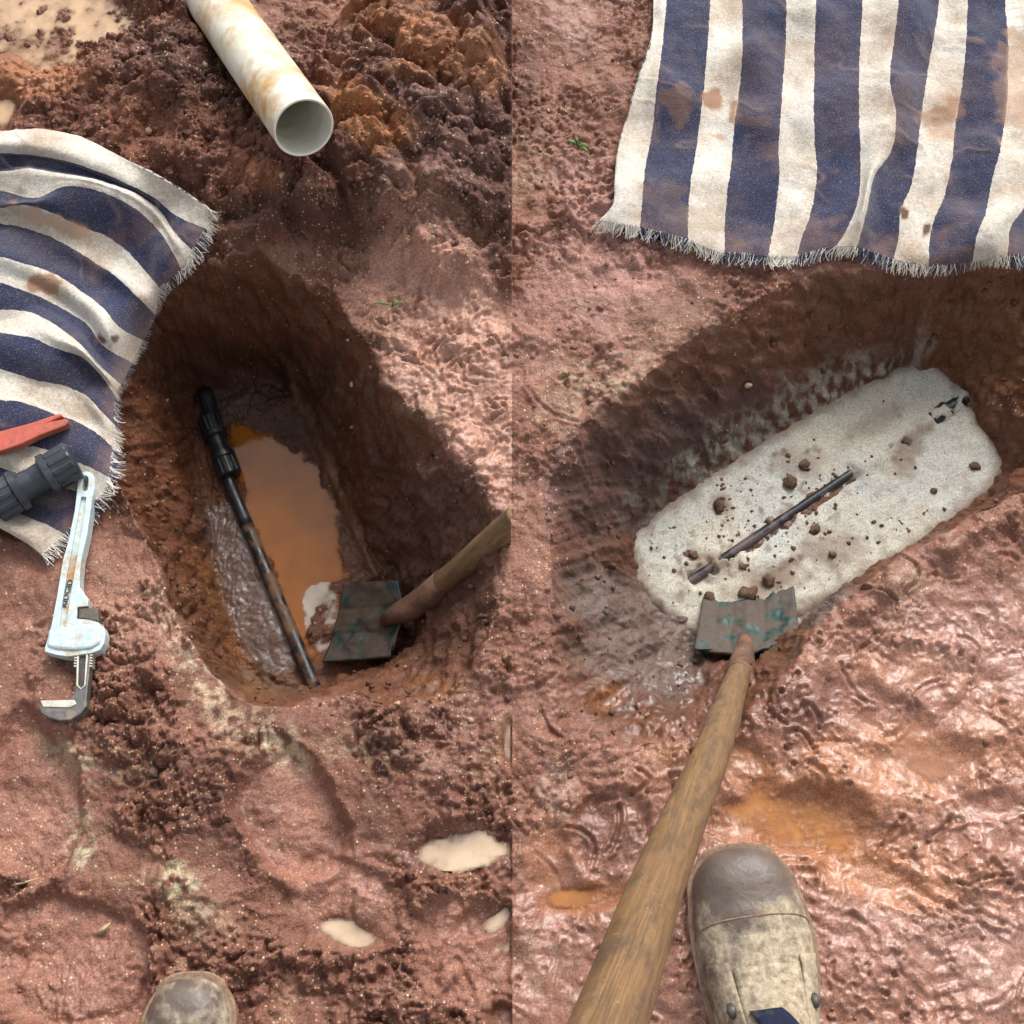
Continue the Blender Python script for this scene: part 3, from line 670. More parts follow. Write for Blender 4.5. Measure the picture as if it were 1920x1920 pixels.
# white drain pipe on the spoil heap
nz = .145; NE = at3(570, 240, nz); FE = at3(392, -14, .01); ax = (FE - NE).normalized()
root = empty('drain_pipe', NE + ax * .2 - Vector((0, 0, .036)), 'off-white drain pipe with brown stains lying on the spoil heap', 'pipe')
FE2 = NE + ax * .62; ro, ri = .0362, .0332
bm = bmesh.new(); n = 64; rings = []
a_ = ax.cross(Vector((0, 0, 1))).normalized(); b_ = a_.cross(ax)
for p, r in ((NE + ax * .0008, ro), (NE, ro - .0006), (NE, ri + .0005), (NE + ax * .0008, ri)):
    rings.append([bm.verts.new(p + (a_ * math.cos(2 * math.pi * k / n) + b_ * math.sin(2 * math.pi * k / n)) * r) for k in range(n)])
for r0, r1 in zip(rings[:-1], rings[1:]):
    for k in range(n): bm.faces.new((r0[k], r0[(k + 1) % n], r1[(k + 1) % n], r1[k]))
rim_o = add_part('pipe_rim', bm, M_pvcin, root)
def wall(name, r, m, flip):
    bm = tube_bm([NE + ax * .0008, NE + ax * .1, NE + ax * .3, FE2], [r] * 4, 64, caps=False); return add_part(name, bm, m, root)
wall('outer_wall', ro, M_pvc, False); wall('bore', ri, M_pvcin, True)

# ------------------------------------------------------------------ striped towels
def towel_mat():
    m, t, b = mat('striped_towel', rough=.95, spec=.1); co = coords(t)
    av = nd(t, 'ShaderNodeAttribute', attribute_name='stripe'); asn = nd(t, 'ShaderNodeAttribute', attribute_name='stain'); sc_ = nd(t, 'ShaderNodeAttribute', attribute_name='staincol')
    n1 = noise(t, co, 90, 4, .7)
    v = math_(t, 'ADD', av.outputs['Fac'], math_(t, 'MULTIPLY', math_(t, 'SUBTRACT', n1, .5), .10))
    odd = math_(t, 'GREATER_THAN', math_(t, 'PINGPONG', math_(t, 'ADD', v, 1.5), 1.0), .5)   # 0..1..0 along two stripes
    n2 = noise(t, co, 14, 5, .6); n3 = noise(t, co, 260, 3, .7)
    cream = ramp(t, n2, [(.3, (.58, .56, .51)), (.5, (.50, .45, .38)), (.7, (.38, .30, .22))])
    navy = ramp(t, n2, [(.3, (.022, .030, .070)), (.5, (.027, .029, .060)), (.72, (.050, .042, .060))])
    c = mixc(t, odd, cream, navy)
    c = mixc(t, math_(t, 'MULTIPLY', math_(t, 'GREATER_THAN', noise(t, co, 700, 2, .6), .62), .25), c, (.45, .42, .45))
    c = mixc(t, .6, c, ramp(t, n3, [(.3, (.3, .3, .3)), (.5, (.5, .5, .5)), (.7, (.7, .7, .7))]), 'OVERLAY')
    c = mixc(t, asn.outputs['Fac'], c, sc_.outputs['Color'])
    t.links.new(c, b.inputs['Base Color'])
    b.inputs['Sheen Weight'].default_value = .25; b.inputs['Sheen Roughness'].default_value = .5
    wv = nd(t, 'ShaderNodeTexVoronoi'); wv.inputs['Scale'].default_value = 620; t.links.new(co, wv.inputs['Vector'])
    bump(t, b, math_(t, 'ADD', wv.outputs['Distance'], math_(t, 'MULTIPLY', n3, 1.0)), .5, .0012)
    return m
M_towel = towel_mat()
M_fringe, _t, _b = mat('frayed_cotton', rough=.9, spec=.15)
_a = nd(_t, 'ShaderNodeAttribute', attribute_name='staincol'); _t.links.new(_a.outputs['Color'], _b.inputs['Base Color'])
def cat(P, n):
    P = np.asarray(P, float); d = np.r_[0, np.cumsum(np.hypot(*np.diff(P, axis=0).T))]; s_ = np.linspace(0, d[-1], n)
    out = np.zeros((n, 2))
    for k in range(2):
        m_ = np.gradient(P[:, k], d); i = np.clip(np.searchsorted(d, s_) - 1, 0, len(d) - 2); hh = d[i + 1] - d[i]; u = (s_ - d[i]) / hh
        out[:, k] = (2 * u**3 - 3 * u**2 + 1) * P[i, k] + (u**3 - 2 * u**2 + u) * hh * m_[i] + (-2 * u**3 + 3 * u**2) * P[i + 1, k] + (u**3 - u**2) * hh * m_[i + 1]
    return out
# ground the cloth is draped over: blurred relief
def boxblur(A, k):
    for ax_ in (0, 1):
        c_ = np.cumsum(np.pad(A, [(k + 1, k) if a == ax_ else (0, 0) for a in (0, 1)], mode='edge'), axis=ax_)
        n_ = A.shape[ax_]; A = (np.take(c_, range(2 * k + 1, 2 * k + 1 + n_), ax_) - np.take(c_, range(0, n_), ax_)) / (2 * k + 1)
    return A
Zm = Z.copy()
for a_s in (0, 1):
    for k_s in (1, 2, 4):
        Zm = np.maximum(Zm, np.maximum(np.roll(Zm, k_s, a_s), np.roll(Zm, -k_s, a_s)))
Zdrape = boxblur(boxblur(Zm, 8), 6); del Zm
def towel(lines, nu, sub, lift, stains, label, seed, first=0, fr_len=.016, skip=()):
    Bs = np.stack([cat(l, nu) for l in lines]); nb = len(lines); rows = []; vs = []
    for i in range(nb - 1):
        for k in range(sub):
            u = k / sub; p0, p1, p2, p3 = Bs[max(i - 1, 0)], Bs[i], Bs[i + 1], Bs[min(i + 2, nb - 1)]
            lin = p1 * (1 - u) + p2 * u; cr_ = .5 * (2 * p1 + (p2 - p0) * u + (2 * p0 - 5 * p1 + 4 * p2 - p3) * u * u + (3 * p1 - p0 - 3 * p2 + p3) * u**3)
            rows.append(lin * .6 + cr_ * .4); vs.append(i + u + first)
    rows.append(Bs[-1]); vs.append(nb - 1 + first)
    G = np.stack(rows); V = np.repeat(np.array(vs)[:, None], nu, 1); U = np.repeat(np.linspace(0, 1, nu)[None], len(vs), 0)
    px, py = G[..., 0], G[..., 1]
    off = .004 + np.clip(lift(px, py, U, V), 0, None)
    x, y, z = ground_at(px, py, off, Zdrape)
    wr_ = np.exp(-(fbm(x * .9 + .3 * y, y, 13, 3, seed + 11) / .05) ** 2) * sm(.0, .3, fbm(x, y, 7, 2, seed + 12)); z = z + .0010 * fbm(x, y, 60, 3, seed) + .0016 * wr_ + .006 * fbm(x, y, 13, 3, seed + 13)
    co = np.stack([x, y, z], -1); org = np.array([co[..., 0].mean(), co[..., 1].mean(), float(z.min())])
    me = fast_mesh('towel', (co - org).reshape(-1, 3), grid_quads(*px.shape))
    st = np.zeros(px.shape); sc_ = np.zeros(px.shape + (3,)); sc_[...] = (.3, .16, .09); wn_ = fbm(x, y, 45, 4, seed + 3)
    st += .24 * sm(.22, .55, fbm(x, y, 9, 5, seed + 5, .6)) + .3 * sm(.9, 1.02, U + .1 * wn_)
    pale = .3 * wr_ * (1 - st); sc_ = sc_ * (1 - pale[..., None]) + np.array((.42, .40, .42)) * pale[..., None]; st = np.maximum(st, pale)
    for bx, by, rx, ry, ang, a, c_ in stains:
        dx, dy = px - bx, py - by; cc, ss = math.cos(R(ang)), math.sin(R(ang))
        k = a * sm(1.2, .75, np.hypot((dx * cc + dy * ss) / rx, (-dx * ss + dy * cc) / ry) + 1.1 * wn_)
        k = k * np.where(np.floor(V).astype(int) % 2 == 1, .55, 1.0)
        sc_ = sc_ * (1 - k[..., None]) + np.array(c_) * k[..., None]; st = np.maximum(st, k)
    add_attr(me, 'stripe', V.ravel()); add_attr(me, 'stain', np.clip(st, 0, 1).ravel()); add_attr(me, 'staincol', sc_.reshape(-1, 3))
    me.materials.append(M_towel)
    o = bpy.data.objects.new('towel', me); C.objects.link(o); o.location = org; tag(o, label, 'towel')
    sd_ = o.modifiers.new('thickness', 'SOLIDIFY'); sd_.thickness = .0035; sd_.offset = -1 if me.polygons[len(me.polygons) // 2].normal.z > 0 else 1
    # fringe: loose warp threads along the end of the cloth
    g = np.random.default_rng(seed); tv, tf, ts = [], [], []
    E = co[:, -1]; E0 = co[:, -5]; VV = np.array(vs)
    d = np.r_[0, np.cumsum(np.linalg.norm(np.diff(E, axis=0), axis=1))]
    for s_ in np.arange(0, d[-1], .0007):
        s_ += g.normal(0, .0005); p = np.array([np.interp(s_, d, E[:, k]) for k in range(3)]); p0 = np.array([np.interp(s_, d, E0[:, k]) for k in range(3)]); v_ = np.interp(s_, d, VV)
        dr_ = p - p0; dr_ /= np.linalg.norm(dr_) + 1e-9; dr_[2] *= .3; ang = g.normal(0, .22) + .45 * math.sin(s_ * 210) * math.sin(s_ * 67); c_, s2 = math.cos(ang), math.sin(ang)
        dr_ = np.array([dr_[0] * c_ - dr_[1] * s2, dr_[0] * s2 + dr_[1] * c_, dr_[2]]); l = fr_len * g.uniform(.55, 1.15); q_ = p - dr_ * .002; bend = g.normal(0, .5)
        sd2 = np.array([-dr_[1], dr_[0], 0]); wd_ = g.uniform(.0004, .00075); base = len(tv)
        for k in range(5):
            gz = float(samp(Zdrape, q_[0], q_[1])) + .003
            zq = max(gz, p[2] - .002 * k) + abs(g.normal(0, .0008)); w2 = wd_ * (1 - .12 * k)
            for a in range(3):
                an = a * 2.094; tv.append((q_[0] + sd2[0] * math.cos(an) * w2, q_[1] + sd2[1] * math.cos(an) * w2, zq + math.sin(an) * w2)); ts.append(v_)
            dr_ = np.array([dr_[0] - sd2[0] * bend * .25, dr_[1] - sd2[1] * bend * .25, dr_[2]]); sd2 = np.array([-dr_[1], dr_[0], 0]); q_ = q_ + dr_ * l / 4
        for k in range(4):
            for a in range(3):
                i0 = base + k * 3 + a; i1 = base + k * 3 + (a + 1) % 3; tf.append((i0, i1, i1 + 3, i0 + 3))
    fme = fast_mesh('fringe', np.array(tv) - org, np.array(tf)); ts = np.array(ts)
    add_attr(fme, 'stripe', ts); nth = len(ts) // 15; navy_ = (np.floor(ts[::15] + 1e-6).astype(int) % 2 == 1) & (g.random(nth) < .6); tc_ = np.where(navy_[:, None], [.10, .11, .17], [.80, .75, .66]) * g.uniform(.7, 1.1, (nth, 1)); add_attr(fme, 'staincol', np.repeat(tc_, 15, 0))
    fme.materials.append(M_fringe); f = bpy.data.objects.new('fringe', fme); C.objects.link(f); f.parent = o; f['kind'] = 'stuff'
    return o, co
PEACH, RUST, DKB = (.46, .29, .18), (.24, .105, .05), (.08, .036, .024)
LT = [[(-170, 262), (0, 245), (75, 243), (150, 255), (215, 288), (265, 315), (330, 352), (392, 392)],
      [(-170, 300), (0, 285), (75, 290), (150, 310), (240, 345), (285, 368), (330, 405), (388, 432)],
      [(-170, 335), (0, 320), (50, 315), (125, 325), (200, 343), (260, 365), (300, 395), (330, 440), (362, 470)],
      [(-170, 370), (0, 358), (65, 372), (115, 350), (155, 352), (210, 368), (265, 400), (300, 435), (322, 470), (340, 505)],
      [(-170, 400), (0, 390), (45, 385), (90, 395), (145, 422), (200, 445), (245, 478), (275, 510), (300, 540)],
      [(-170, 425), (0, 418), (100, 445), (165, 485), (225, 525), (262, 560), (292, 592)],
      [(-170, 478), (0, 483), (47, 495), (109, 517), (156, 548), (193, 577), (222, 612), (270, 640)],
      [(-170, 520), (0, 530), (62, 552), (125, 583), (165, 611), (190, 645), (250, 682)],
      [(-170, 570), (0, 581), (62, 589), (109, 614), (150, 645), (184, 682), (228, 722)],
      [(-170, 612), (0, 625), (62, 636), (109, 655), (150, 668), (184, 698), (216, 742)],
      [(-170, 672), (0, 691), (62, 711), (125, 724), (162, 742), (185, 766), (214, 796)],
      [(-170, 730), (0, 749), (47, 755), (94, 774), (140, 789), (181, 811), (212, 838)],
      [(-170, 800), (0, 838), (62, 838), (140, 864), (175, 880), (206, 896)],
      [(-170, 850), (0, 876), (37, 888), (100, 908), (140, 920), (188, 938)],
      [(-170, 905), (0, 945), (53, 970), (94, 988), (124, 1004)],
      [(-170, 950), (0, 990), (31, 1008), (62, 1028), (80, 1044)]]
def liftL(px, py, U, V):
    z = .011 * np.exp(-((V - 2.2 - .8 * (U - .6)) / .30) ** 2) * sm(.15, .4, U) + .009 * np.exp(-((V - 5.2 + .8 * (U - .5)) / .28) ** 2) * sm(.1, .5, U) + .010 * np.exp(-((V - .6) / .5) ** 2) + .012 * np.exp(-((V - 3.6) / .55) ** 2) * sm(.2, .5, U) + .010 * np.exp(-((V - 6.3) / .5) ** 2) * sm(.3, .7, U) * sm(1.02, .9, U)
    z += .016 * np.exp(-((V - 8.55) / .42) ** 2) * sm(.35, .7, U) + .009 * np.exp(-((V - 10.2) / .5) ** 2) * sm(.3, .8, U)
    z += .006 * np.sin(V * 2.1 + 3 * U) * sm(.1, .4, U) + .005 * np.sin(V * 3.7 - 5 * U + 1) + .004 * np.sin(9 * U + V)
    return z * sm(1.05, .8, U) + .003
tl, tlco = towel(LT, 190, 13, liftL, [(95, 415, 70, 16, 20, .75, PEACH), (85, 535, 28, 22, 10, .8, RUST), (190, 640, 14, 9, 20, .95, DKB), (215, 636, 10, 10, 0, .95, DKB), (270, 430, 24, 30, 30, .35, (.2, .14, .12)), (150, 770, 40, 16, 20, .4, (.42, .36, .22)), (120, 930, 60, 20, 0, .35, (.4, .33, .2))],
               'blue and cream striped towel under the loose coupling and red bar, its folds creased', 3)
RT = [[(1232, -160), (1225, 0), (1222, 75), (1195, 155), (1175, 225), (1160, 275), (1152, 340), (1148, 385), (1122, 416)],
      [(1258, -160), (1250, 0), (1240, 100), (1230, 175), (1222, 250), (1210, 310), (1205, 365), (1200, 428)],
      [(1340, -160), (1332, 0), (1327, 75), (1320, 165), (1312, 230), (1305, 285), (1295, 340), (1290, 452)],
      [(1392, -160), (1392, 0), (1392, 75), (1387, 165), (1377, 235), (1372, 300), (1362, 375), (1358, 476)],
      [(1478, -160), (1475, 0), (1472, 100), (1465, 200), (1460, 275), (1460, 340), (1452, 415), (1440, 482)],
      [(1530, -160), (1530, 0), (1527, 100), (1527, 250), (1530, 340), (1520, 400), (1502, 450), (1495, 478)],
      [(1620, -160), (1617, 0), (1612, 100), (1612, 250), (1614, 300), (1608, 380), (1585, 435), (1565, 466)],
      [(1690, -160), (1685, 0), (1675, 90), (1668, 150), (1680, 220), (1672, 280), (1640, 330), (1624, 400), (1606, 466)],
      [(1768, -160), (1762, 0), (1745, 100), (1730, 200), (1720, 280), (1708, 350), (1690, 392), (1685, 450), (1675, 488)],
      [(1822, -160), (1815, 0), (1805, 150), (1792, 235), (1780, 325), (1770, 370), (1750, 415), (1742, 498)],
      [(1888, -160), (1885, 0), (1890, 85), (1887, 200), (1875, 280), (1860, 340), (1850, 395), (1832, 440), (1822, 494)],
      [(1965, -160), (1960, 0), (1965, 100), (1960, 250), (1938, 330), (1920, 390), (1895, 425), (1888, 480)],
      [(2050, -160), (2050, 0), (2050, 150), (2040, 300), (2000, 420), (1980, 490)],
      [(2120, -160), (2120, 0), (2120, 150), (2110, 300), (2080, 420), (2060, 490)]]
def liftR(px, py, U, V):
    z = .020 * np.exp(-((V - 6.7 - .25 * (U - .8)) / .42) ** 2) * sm(.45, .85, U) + .007 * np.exp(-((V - 7.0) / .7) ** 2) + .010 * np.exp(-((V - 10.6) / .5) ** 2) * sm(.55, .9, U)
    z += .007 * np.exp(-((V - .9) / .3) ** 2) * sm(.3, .6, U) * sm(.95, .7, U)
    z += .004 * np.sin(V * 1.7 + 4 * U) + .0035 * np.sin(V * 3.1 - 6 * U) + .003 * np.sin(14 * U + 1.3 * V) * sm(.5, .9, U) + .008 * sm(.6, 1, U) * np.sin(V * 1.25 + 1.0) ** 2
    return z * sm(1.1, .85, U) + .003
tr, trco = towel(RT, 190, 14, liftR, [(1275, 190, 34, 34, 0, .75, (.13, .06, .03)), (1335, 180, 24, 16, 20, .85, RUST), (1375, 212, 10, 20, 0, .8, RUST), (1345, 255, 24, 7, 5, .8, PEACH), (1765, 215, 46, 26, -20, .75, RUST), (1765, 245, 30, 14, 0, .5, PEACH), (1900, 150, 40, 90, 0, .6, PEACH),
     (1697, 402, 8, 14, -20, .95, DKB), (1737, 434, 10, 13, 20, .95, DKB), (1410, 230, 26, 14, 0, .4, (.15, .12, .1)), (1250, 370, 50, 30, 10, .35, (.22, .2, .2)), (1300, 410, 60, 26, 10, .45, (.45, .36, .2)), (1505, 440, 60, 30, -20, .45, (.25, .2, .16)), (1690, 190, 20, 50, 0, .3, (.12, .07, .06)), (1600, 170, 300, 120, 0, .12, (.5, .35, .22))],
               'blue and cream striped towel spread flat behind the mortar-filled pit', 8)

# ------------------------------------------------------------------ pipe wrench
M_alu = mud_mix('pale_blue_aluminium', (.50, .60, .62), (.40, .33, .22), 38, .52, .68, .42, .5, metal=.2, fine=140, bmp=.08)
M_web = mud_mix('dirty_aluminium', (.48, .54, .52), (.36, .19, .07), 36, .48, .62, .5, .5, metal=.2, fine=140, bmp=.15)
M_steel = mud_mix('worn_steel', (.16, .155, .145), (.22, .17, .11), 40, .5, .7, .42, .5, metal=.55, fine=160, bmp=.12)
M_dsteel = mud_mix('dark_steel', (.07, .065, .06), (.13, .10, .07), 40, .5, .7, .5, .5, metal=.4, fine=160, bmp=.12)
M_tooth = mud_mix('bright_jaw_steel', (.55, .52, .44), (.35, .27, .18), 60, .5, .7, .45, .5, metal=.3, fine=160, bmp=.12)
gz = max(float(ground_at(x, y)[2]) for x, y in ((160, 900), (140, 1000), (120, 1100), (100, 1190), (190, 1190), (150, 1280), (120, 1335), (90, 1325)))
zt = gz + .016                                                   # reference plane: upper face of the tool
wr = empty('pipe_wrench', at3(130, 1120, gz), 'pale blue aluminium pipe wrench with rusty channel lying on bare mud', 'wrench')
hand = [(118, 1050), (107, 1117), (97, 1170), (85, 1212), (84, 1222), (107, 1228), (125, 1231), (140, 1229), (173, 1224), (188, 1218), (195, 1206), (198, 1189), (194, 1175), (184, 1167), (167, 1162), (143, 1160), (145, 1138), (164, 1136), (166, 1124), (156, 1112), (149, 1100), (149, 1083), (152, 1050),
        (163, 1003), (172, 940), (177, 915), (178, 897), (172, 887), (163, 884), (153, 886), (147, 893), (145, 915), (140, 957), (128, 1015)]
hole = [(160 + 6.5 * math.cos(a), 906 + 13.5 * math.sin(a) * (1 if abs(math.sin(a)) > .3 else 1)) for a in np.linspace(0, 2 * math.pi, 18)[:-1]]
hole = [(166, 900), (165, 894), (160, 891), (155, 894), (154, 902), (153, 912), (154, 919), (159, 921), (164, 918), (165, 910)]
chan = [(152, 931), (162, 932), (157, 970), (149, 1020), (140, 1070), (131, 1125), (123, 1176), (111, 1174), (117, 1125), (127, 1068), (137, 1012), (146, 965)]
plate('handle', hand, [hole, chan], zt, gz - .001, zt, M_alu, wr, .0022)
wb = plate('channel_web', [(151, 928), (163, 929), (158, 970), (150, 1020), (141, 1070), (132, 1125), (124, 1179), (110, 1177), (116, 1125), (126, 1068), (136, 1012), (145, 965)], [], zt, gz + .001, zt - .004, M_web, wr, 0)
wb['label'] = 'rust-stained sunken channel of the handle'
plate('housing_plate', [(92, 1182), (118, 1185), (150, 1170), (182, 1173), (192, 1186), (189, 1206), (172, 1216), (140, 1220), (110, 1218), (89, 1212)], [], zt, zt - .002, zt + .0030, M_alu, wr, .0028)
plate('heel_jaw', [(146, 1139), (181, 1138), (185, 1166), (165, 1160), (146, 1158)], [], zt, gz + .001, zt - .002, M_dsteel, wr)
hk = plate('hook_jaw', [(142, 1224), (141, 1260), (140, 1290), (138, 1300), (132, 1308), (110, 1314), (76, 1316), (72, 1326), (75, 1335), (88, 1344), (110, 1350), (133, 1348), (150, 1338), (160, 1324), (163, 1290), (167, 1255), (170, 1220)], [[(147, 1229), (163, 1229), (159, 1285), (152, 1291), (145, 1285)]], zt, gz, zt - .002, M_steel, wr)
sl_ = plate('slot_floor', [(146, 1221), (164, 1221), (160, 1287), (152, 1293), (144, 1287)], [], zt, gz + .001, zt - .0045, M_dsteel, wr, 0); sl_.parent = hk
ins = plate('jaw_teeth', [(75, 1313), (139, 1312), (142, 1320), (130, 1326), (80, 1325)], [], zt, gz + .002, zt - .0008, M_tooth, wr, .0006); ins.parent = hk
rimb = []
for a, b2 in (((146.5, 1223), (144.5, 1285)), ((144.5, 1285), (152, 1292)), ((152, 1292), (159.5, 1285)), ((159.5, 1285), (163.5, 1223))):
    rimb += [at3(*a, zt - .0018), at3(*b2, zt - .0018)]
add_part('slot_edge', tube_bm(rimb[:1] + rimb[1::2], [.0011] * 5, 8), M_tooth, wr).parent = hk
for side in (0, 1):
    for k in range(5):
        y0 = 1226 + k * 5.2; x0 = (139 if side == 0 else 168) - k * .3
        plate('thread_tooth', [(x0, y0), (x0 + 5, y0 + .2), (x0 + 5, y0 + 2.4), (x0, y0 + 2.6)], [], zt, gz + .003, zt - .0012, M_tooth, wr, 0).parent = hk
def flat_text(txt, p0, p1, z, hgt, m, root, name='lettering', ext=.0004):
    cu = bpy.data.curves.new(name, 'FONT'); cu.body = txt; cu.size = 1; cu.extrude = .05; cu.align_x = 'CENTER'; cu.align_y = 'CENTER'; cu.resolution_u = 2
    tmp = bpy.data.objects.new(name, cu); C.objects.link(tmp); bpy.context.view_layer.update()
    me = bpy.data.meshes.new_from_object(tmp.evaluated_get(bpy.context.evaluated_depsgraph_get())); bpy.data.objects.remove(tmp)
    a, b2 = at3(*p0, z), at3(*p1, z); d = b2 - a; wd_ = max(v.co.x for v in me.vertices) - min(v.co.x for v in me.vertices)
    ht = max(v.co.y for v in me.vertices) - min(v.co.y for v in me.vertices)
    o = bpy.data.objects.new(name, me); C.objects.link(o); me.materials.append(m); o.parent = root
    o.location = (a + b2) / 2 - Vector(root.location); o.rotation_euler = (0, 0, math.atan2(d.y, d.x)); o.scale = (d.length / wd_, hgt / ht, .02)
    return o
flat_text('RIDGID', (120, 1138), (133, 1087), zt - .0036, .0060, M_dsteel, wr).parent = wb

# loose compression coupling and red bar on the towel
def on_towel(px, py, co):
    q = co.reshape(-1, 3); qx, qy = proj(q[:, 0], q[:, 1], q[:, 2]); return float(q[np.argmin((qx - px) ** 2 + (qy - py) ** 2), 2])
M_cpl = mud_mix('slate_black_plastic', (.022, .028, .036), (.06, .065, .07), 30, .5, .75, .38, .5, fine=120, bmp=.08)
tz = max(on_towel(x, y, tlco) for x, y in ((20, 935), (60, 905), (110, 870))) + .0225
Ac, Bc = at3(-14, 946, tz), at3(140, 862, tz)
lc = empty('pipe_coupling', (Ac + Bc) / 2 - Vector((0, 0, .0225)), 'loose black plastic compression coupling lying on striped towel', 'coupling')
coupling(Ac, Bc, .0222, M_cpl, lc)
M_red = mud_mix('red_paint', (.42, .09, .06), (.24, .09, .06), 24, .52, .75, .5, .4, fine=140, bmp=.1)
tz = max(on_towel(x, y, tlco) for x, y in ((5, 825), (60, 805), (110, 788))) + .012
pb = empty('pry_bar', at3(20, 820, tz - .012), 'red pry bar with notched claw end resting on striped towel', 'pry bar')
cl = plate('bar', [(-230, 862), (-100, 833), (0, 808), (56, 793), (94, 780), (112, 774), (118, 779), (96, 790), (124, 784), (129, 791), (122, 798), (75, 816), (37, 834), (0, 846), (-100, 876), (-230, 906)], [], tz, tz - .011, tz, M_red, pb, .0045)
cl.modifiers['bevel'].segments = 3

# ------------------------------------------------------------------ shovels
M_blade = mud_mix('muddy_green_paint', (.008, .034, .027), (.060, .038, .026), 38, .38, .50, .42, .5, fine=180, bmp=.35)
M_bladew = mud_mix('mortar_smeared_green_paint', (.012, .046, .037), (.080, .058, .044), 40, .40, .50, .5, .5, fine=180, bmp=.35)
M_sock = mud_mix('muddy_iron_socket', (.10, .05, .03), (.17, .09, .055), 40, .4, .6, .6, .4, fine=180, bmp=.5)
def wood_mat():
    m, t, b = mat('worn_wood', rough=.6, spec=.35); co = coords(t); st_ = nd(t, 'ShaderNodeAttribute', attribute_name='along')
    cx = nd(t, 'ShaderNodeCombineXYZ'); t.links.new(st_.outputs['Fac'], cx.inputs[0]); a2 = nd(t, 'ShaderNodeAttribute', attribute_name='around'); t.links.new(a2.outputs['Fac'], cx.inputs[1])
    mp_ = nd(t, 'ShaderNodeMapping'); mp_.inputs['Scale'].default_value = (1.6, 7.0, 1); t.links.new(cx.outputs[0], mp_.inputs[0])
    g = noise(t, mp_.outputs[0], 6, 5, .65); mq_ = nd(t, 'ShaderNodeMapping'); mq_.inputs['Scale'].default_value = (11, 2.6, 1); t.links.new(cx.outputs[0], mq_.inputs[0]); n2 = noise(t, mq_.outputs[0], 1.6, 6, .72); n3 = noise(t, co, 170, 4, .7)
    c = ramp(t, g, [(.3, (.105, .056, .024)), (.5, (.185, .105, .046)), (.7, (.26, .16, .08))])
    c = mixc(t, ramp(t, n2, [(.46, (0, 0, 0)), (.62, (.85, .85, .85))]), c, (.085, .055, .034))
    c = mixc(t, ramp(t, n3, [(.58, (0, 0, 0)), (.72, (.6, .6, .6))]), c, (.30, .20, .11))
    t.links.new(c, b.inputs['Base Color']); bump(t, b, math_(t, 'ADD', g, n3), .35, .0015); return m
M_wood = wood_mat()
def handle(name, P, r0, r1, root, seed, n=28, seg=90, knots=(), cut=None, sway=.0012):
    Q = resample(P, seg); g = np.random.default_rng(seed); ph = g.random((4, 2)) * 6.28
    rad = [r0 + (r1 - r0) * i / (seg - 1) for i in range(seg)]
    for kc, kw, ka in knots:
        rad = [r * (1 + ka * math.exp(-(((i / (seg - 1)) - kc) / kw) ** 2)) for i, r in enumerate(rad)]
    def wob(i, k):
        a = 2 * math.pi * k / n; s_ = i / seg
        return 1 + .022 * math.sin(2 * a + 7 * s_ + ph[0, 0]) + .014 * math.sin(3 * a - 13 * s_ + ph[1, 0]) + .010 * math.sin(a + 31 * s_ + ph[2, 0])
    Q = [q + Vector((sway * math.sin(9 * i / seg + ph[3, 0]), sway * math.sin(11 * i / seg), 0)) for i, q in enumerate(Q)]
    bm = tube_bm(Q, rad, n, wob=wob)
    L_ = (Q[-1] - Q[0]).length; d = (Q[-1] - Q[0]).normalized(); side = d.cross(Vector((0, 0, 1))).normalized(); o2 = side.cross(d)
    if cut is not None:
        bmesh.ops.bisect_plane(bm, geom=bm.verts[:] + bm.edges[:] + bm.faces[:], plane_co=cut[0], plane_no=cut[1], clear_outer=True)
        bmesh.ops.holes_fill(bm, edges=[e for e in bm.edges if e.is_boundary])
    al = []; ar = []
    bm.verts.ensure_lookup_table()
    for v in bm.verts:
        r = v.co - Q[0]; al.append(r.dot(d)); ar.append(math.atan2(r.dot(side), r.dot(o2)) if False else r.dot(side) * 40 + r.dot(o2) * 23)
    o = add_part(name, bm, M_wood, root); add_attr(o.data, 'along', np.array(al)); add_attr(o.data, 'around', np.array(ar)); return o
def blade(root, TL, TR, BL, BR, neck, m, ribs, dish=.006, nu=40, nv=34):
    """TL,TR: corners of the cutting edge; BL,BR: shoulders; neck: where the socket starts"""
    TL, TR, BL, BR, neck = (Vector(p) for p in (TL, TR, BL, BR, neck)); bm = bmesh.new(); g = []
    nrm = (TR - TL).cross(BL - TL).normalized(); nrm = -nrm if nrm.z < 0 else nrm
    for j in range(nv + 1):
        v = j / nv; row = []
        for i in range(nu + 1):
            u = i / nu; uu = 2 * u - 1
            p = TL.lerp(TR, u).lerp(BL.lerp(BR, u), min(v / .86, 1))
            if v > .86: p = p.lerp(neck.lerp(p, .25 + .0 * abs(uu)) if True else p, (v - .86) / .14 * max(0, 1 - abs(uu) ** 1.5) * .9)
            h = dish * uu * uu
            for rc, rw, rh in ribs: h += rh * math.exp(-((uu - rc) / rw) ** 2) * min(1, (1 - v) * 3 + .25) * min(1, v * 6 + .2)
            h += .0007 * math.sin(17 * u + 9 * v) + .0006 * math.sin(23 * v - 5 * u) + .005 * max(0, float(fbm(np.array([u * 1.0]), np.array([v * .8]), 6, 4, 120)[0]))
            row.append(bm.verts.new(p + nrm * h))
        g.append(row)
    for j in range(nv):
        for i in range(nu): bm.faces.new((g[j][i], g[j][i + 1], g[j + 1][i + 1], g[j + 1][i]))
    o = add_part('blade', bm, m, root)
    md = o.modifiers.new('thickness', 'SOLIDIFY'); md.thickness = .0045; md.offset = 0
    return o
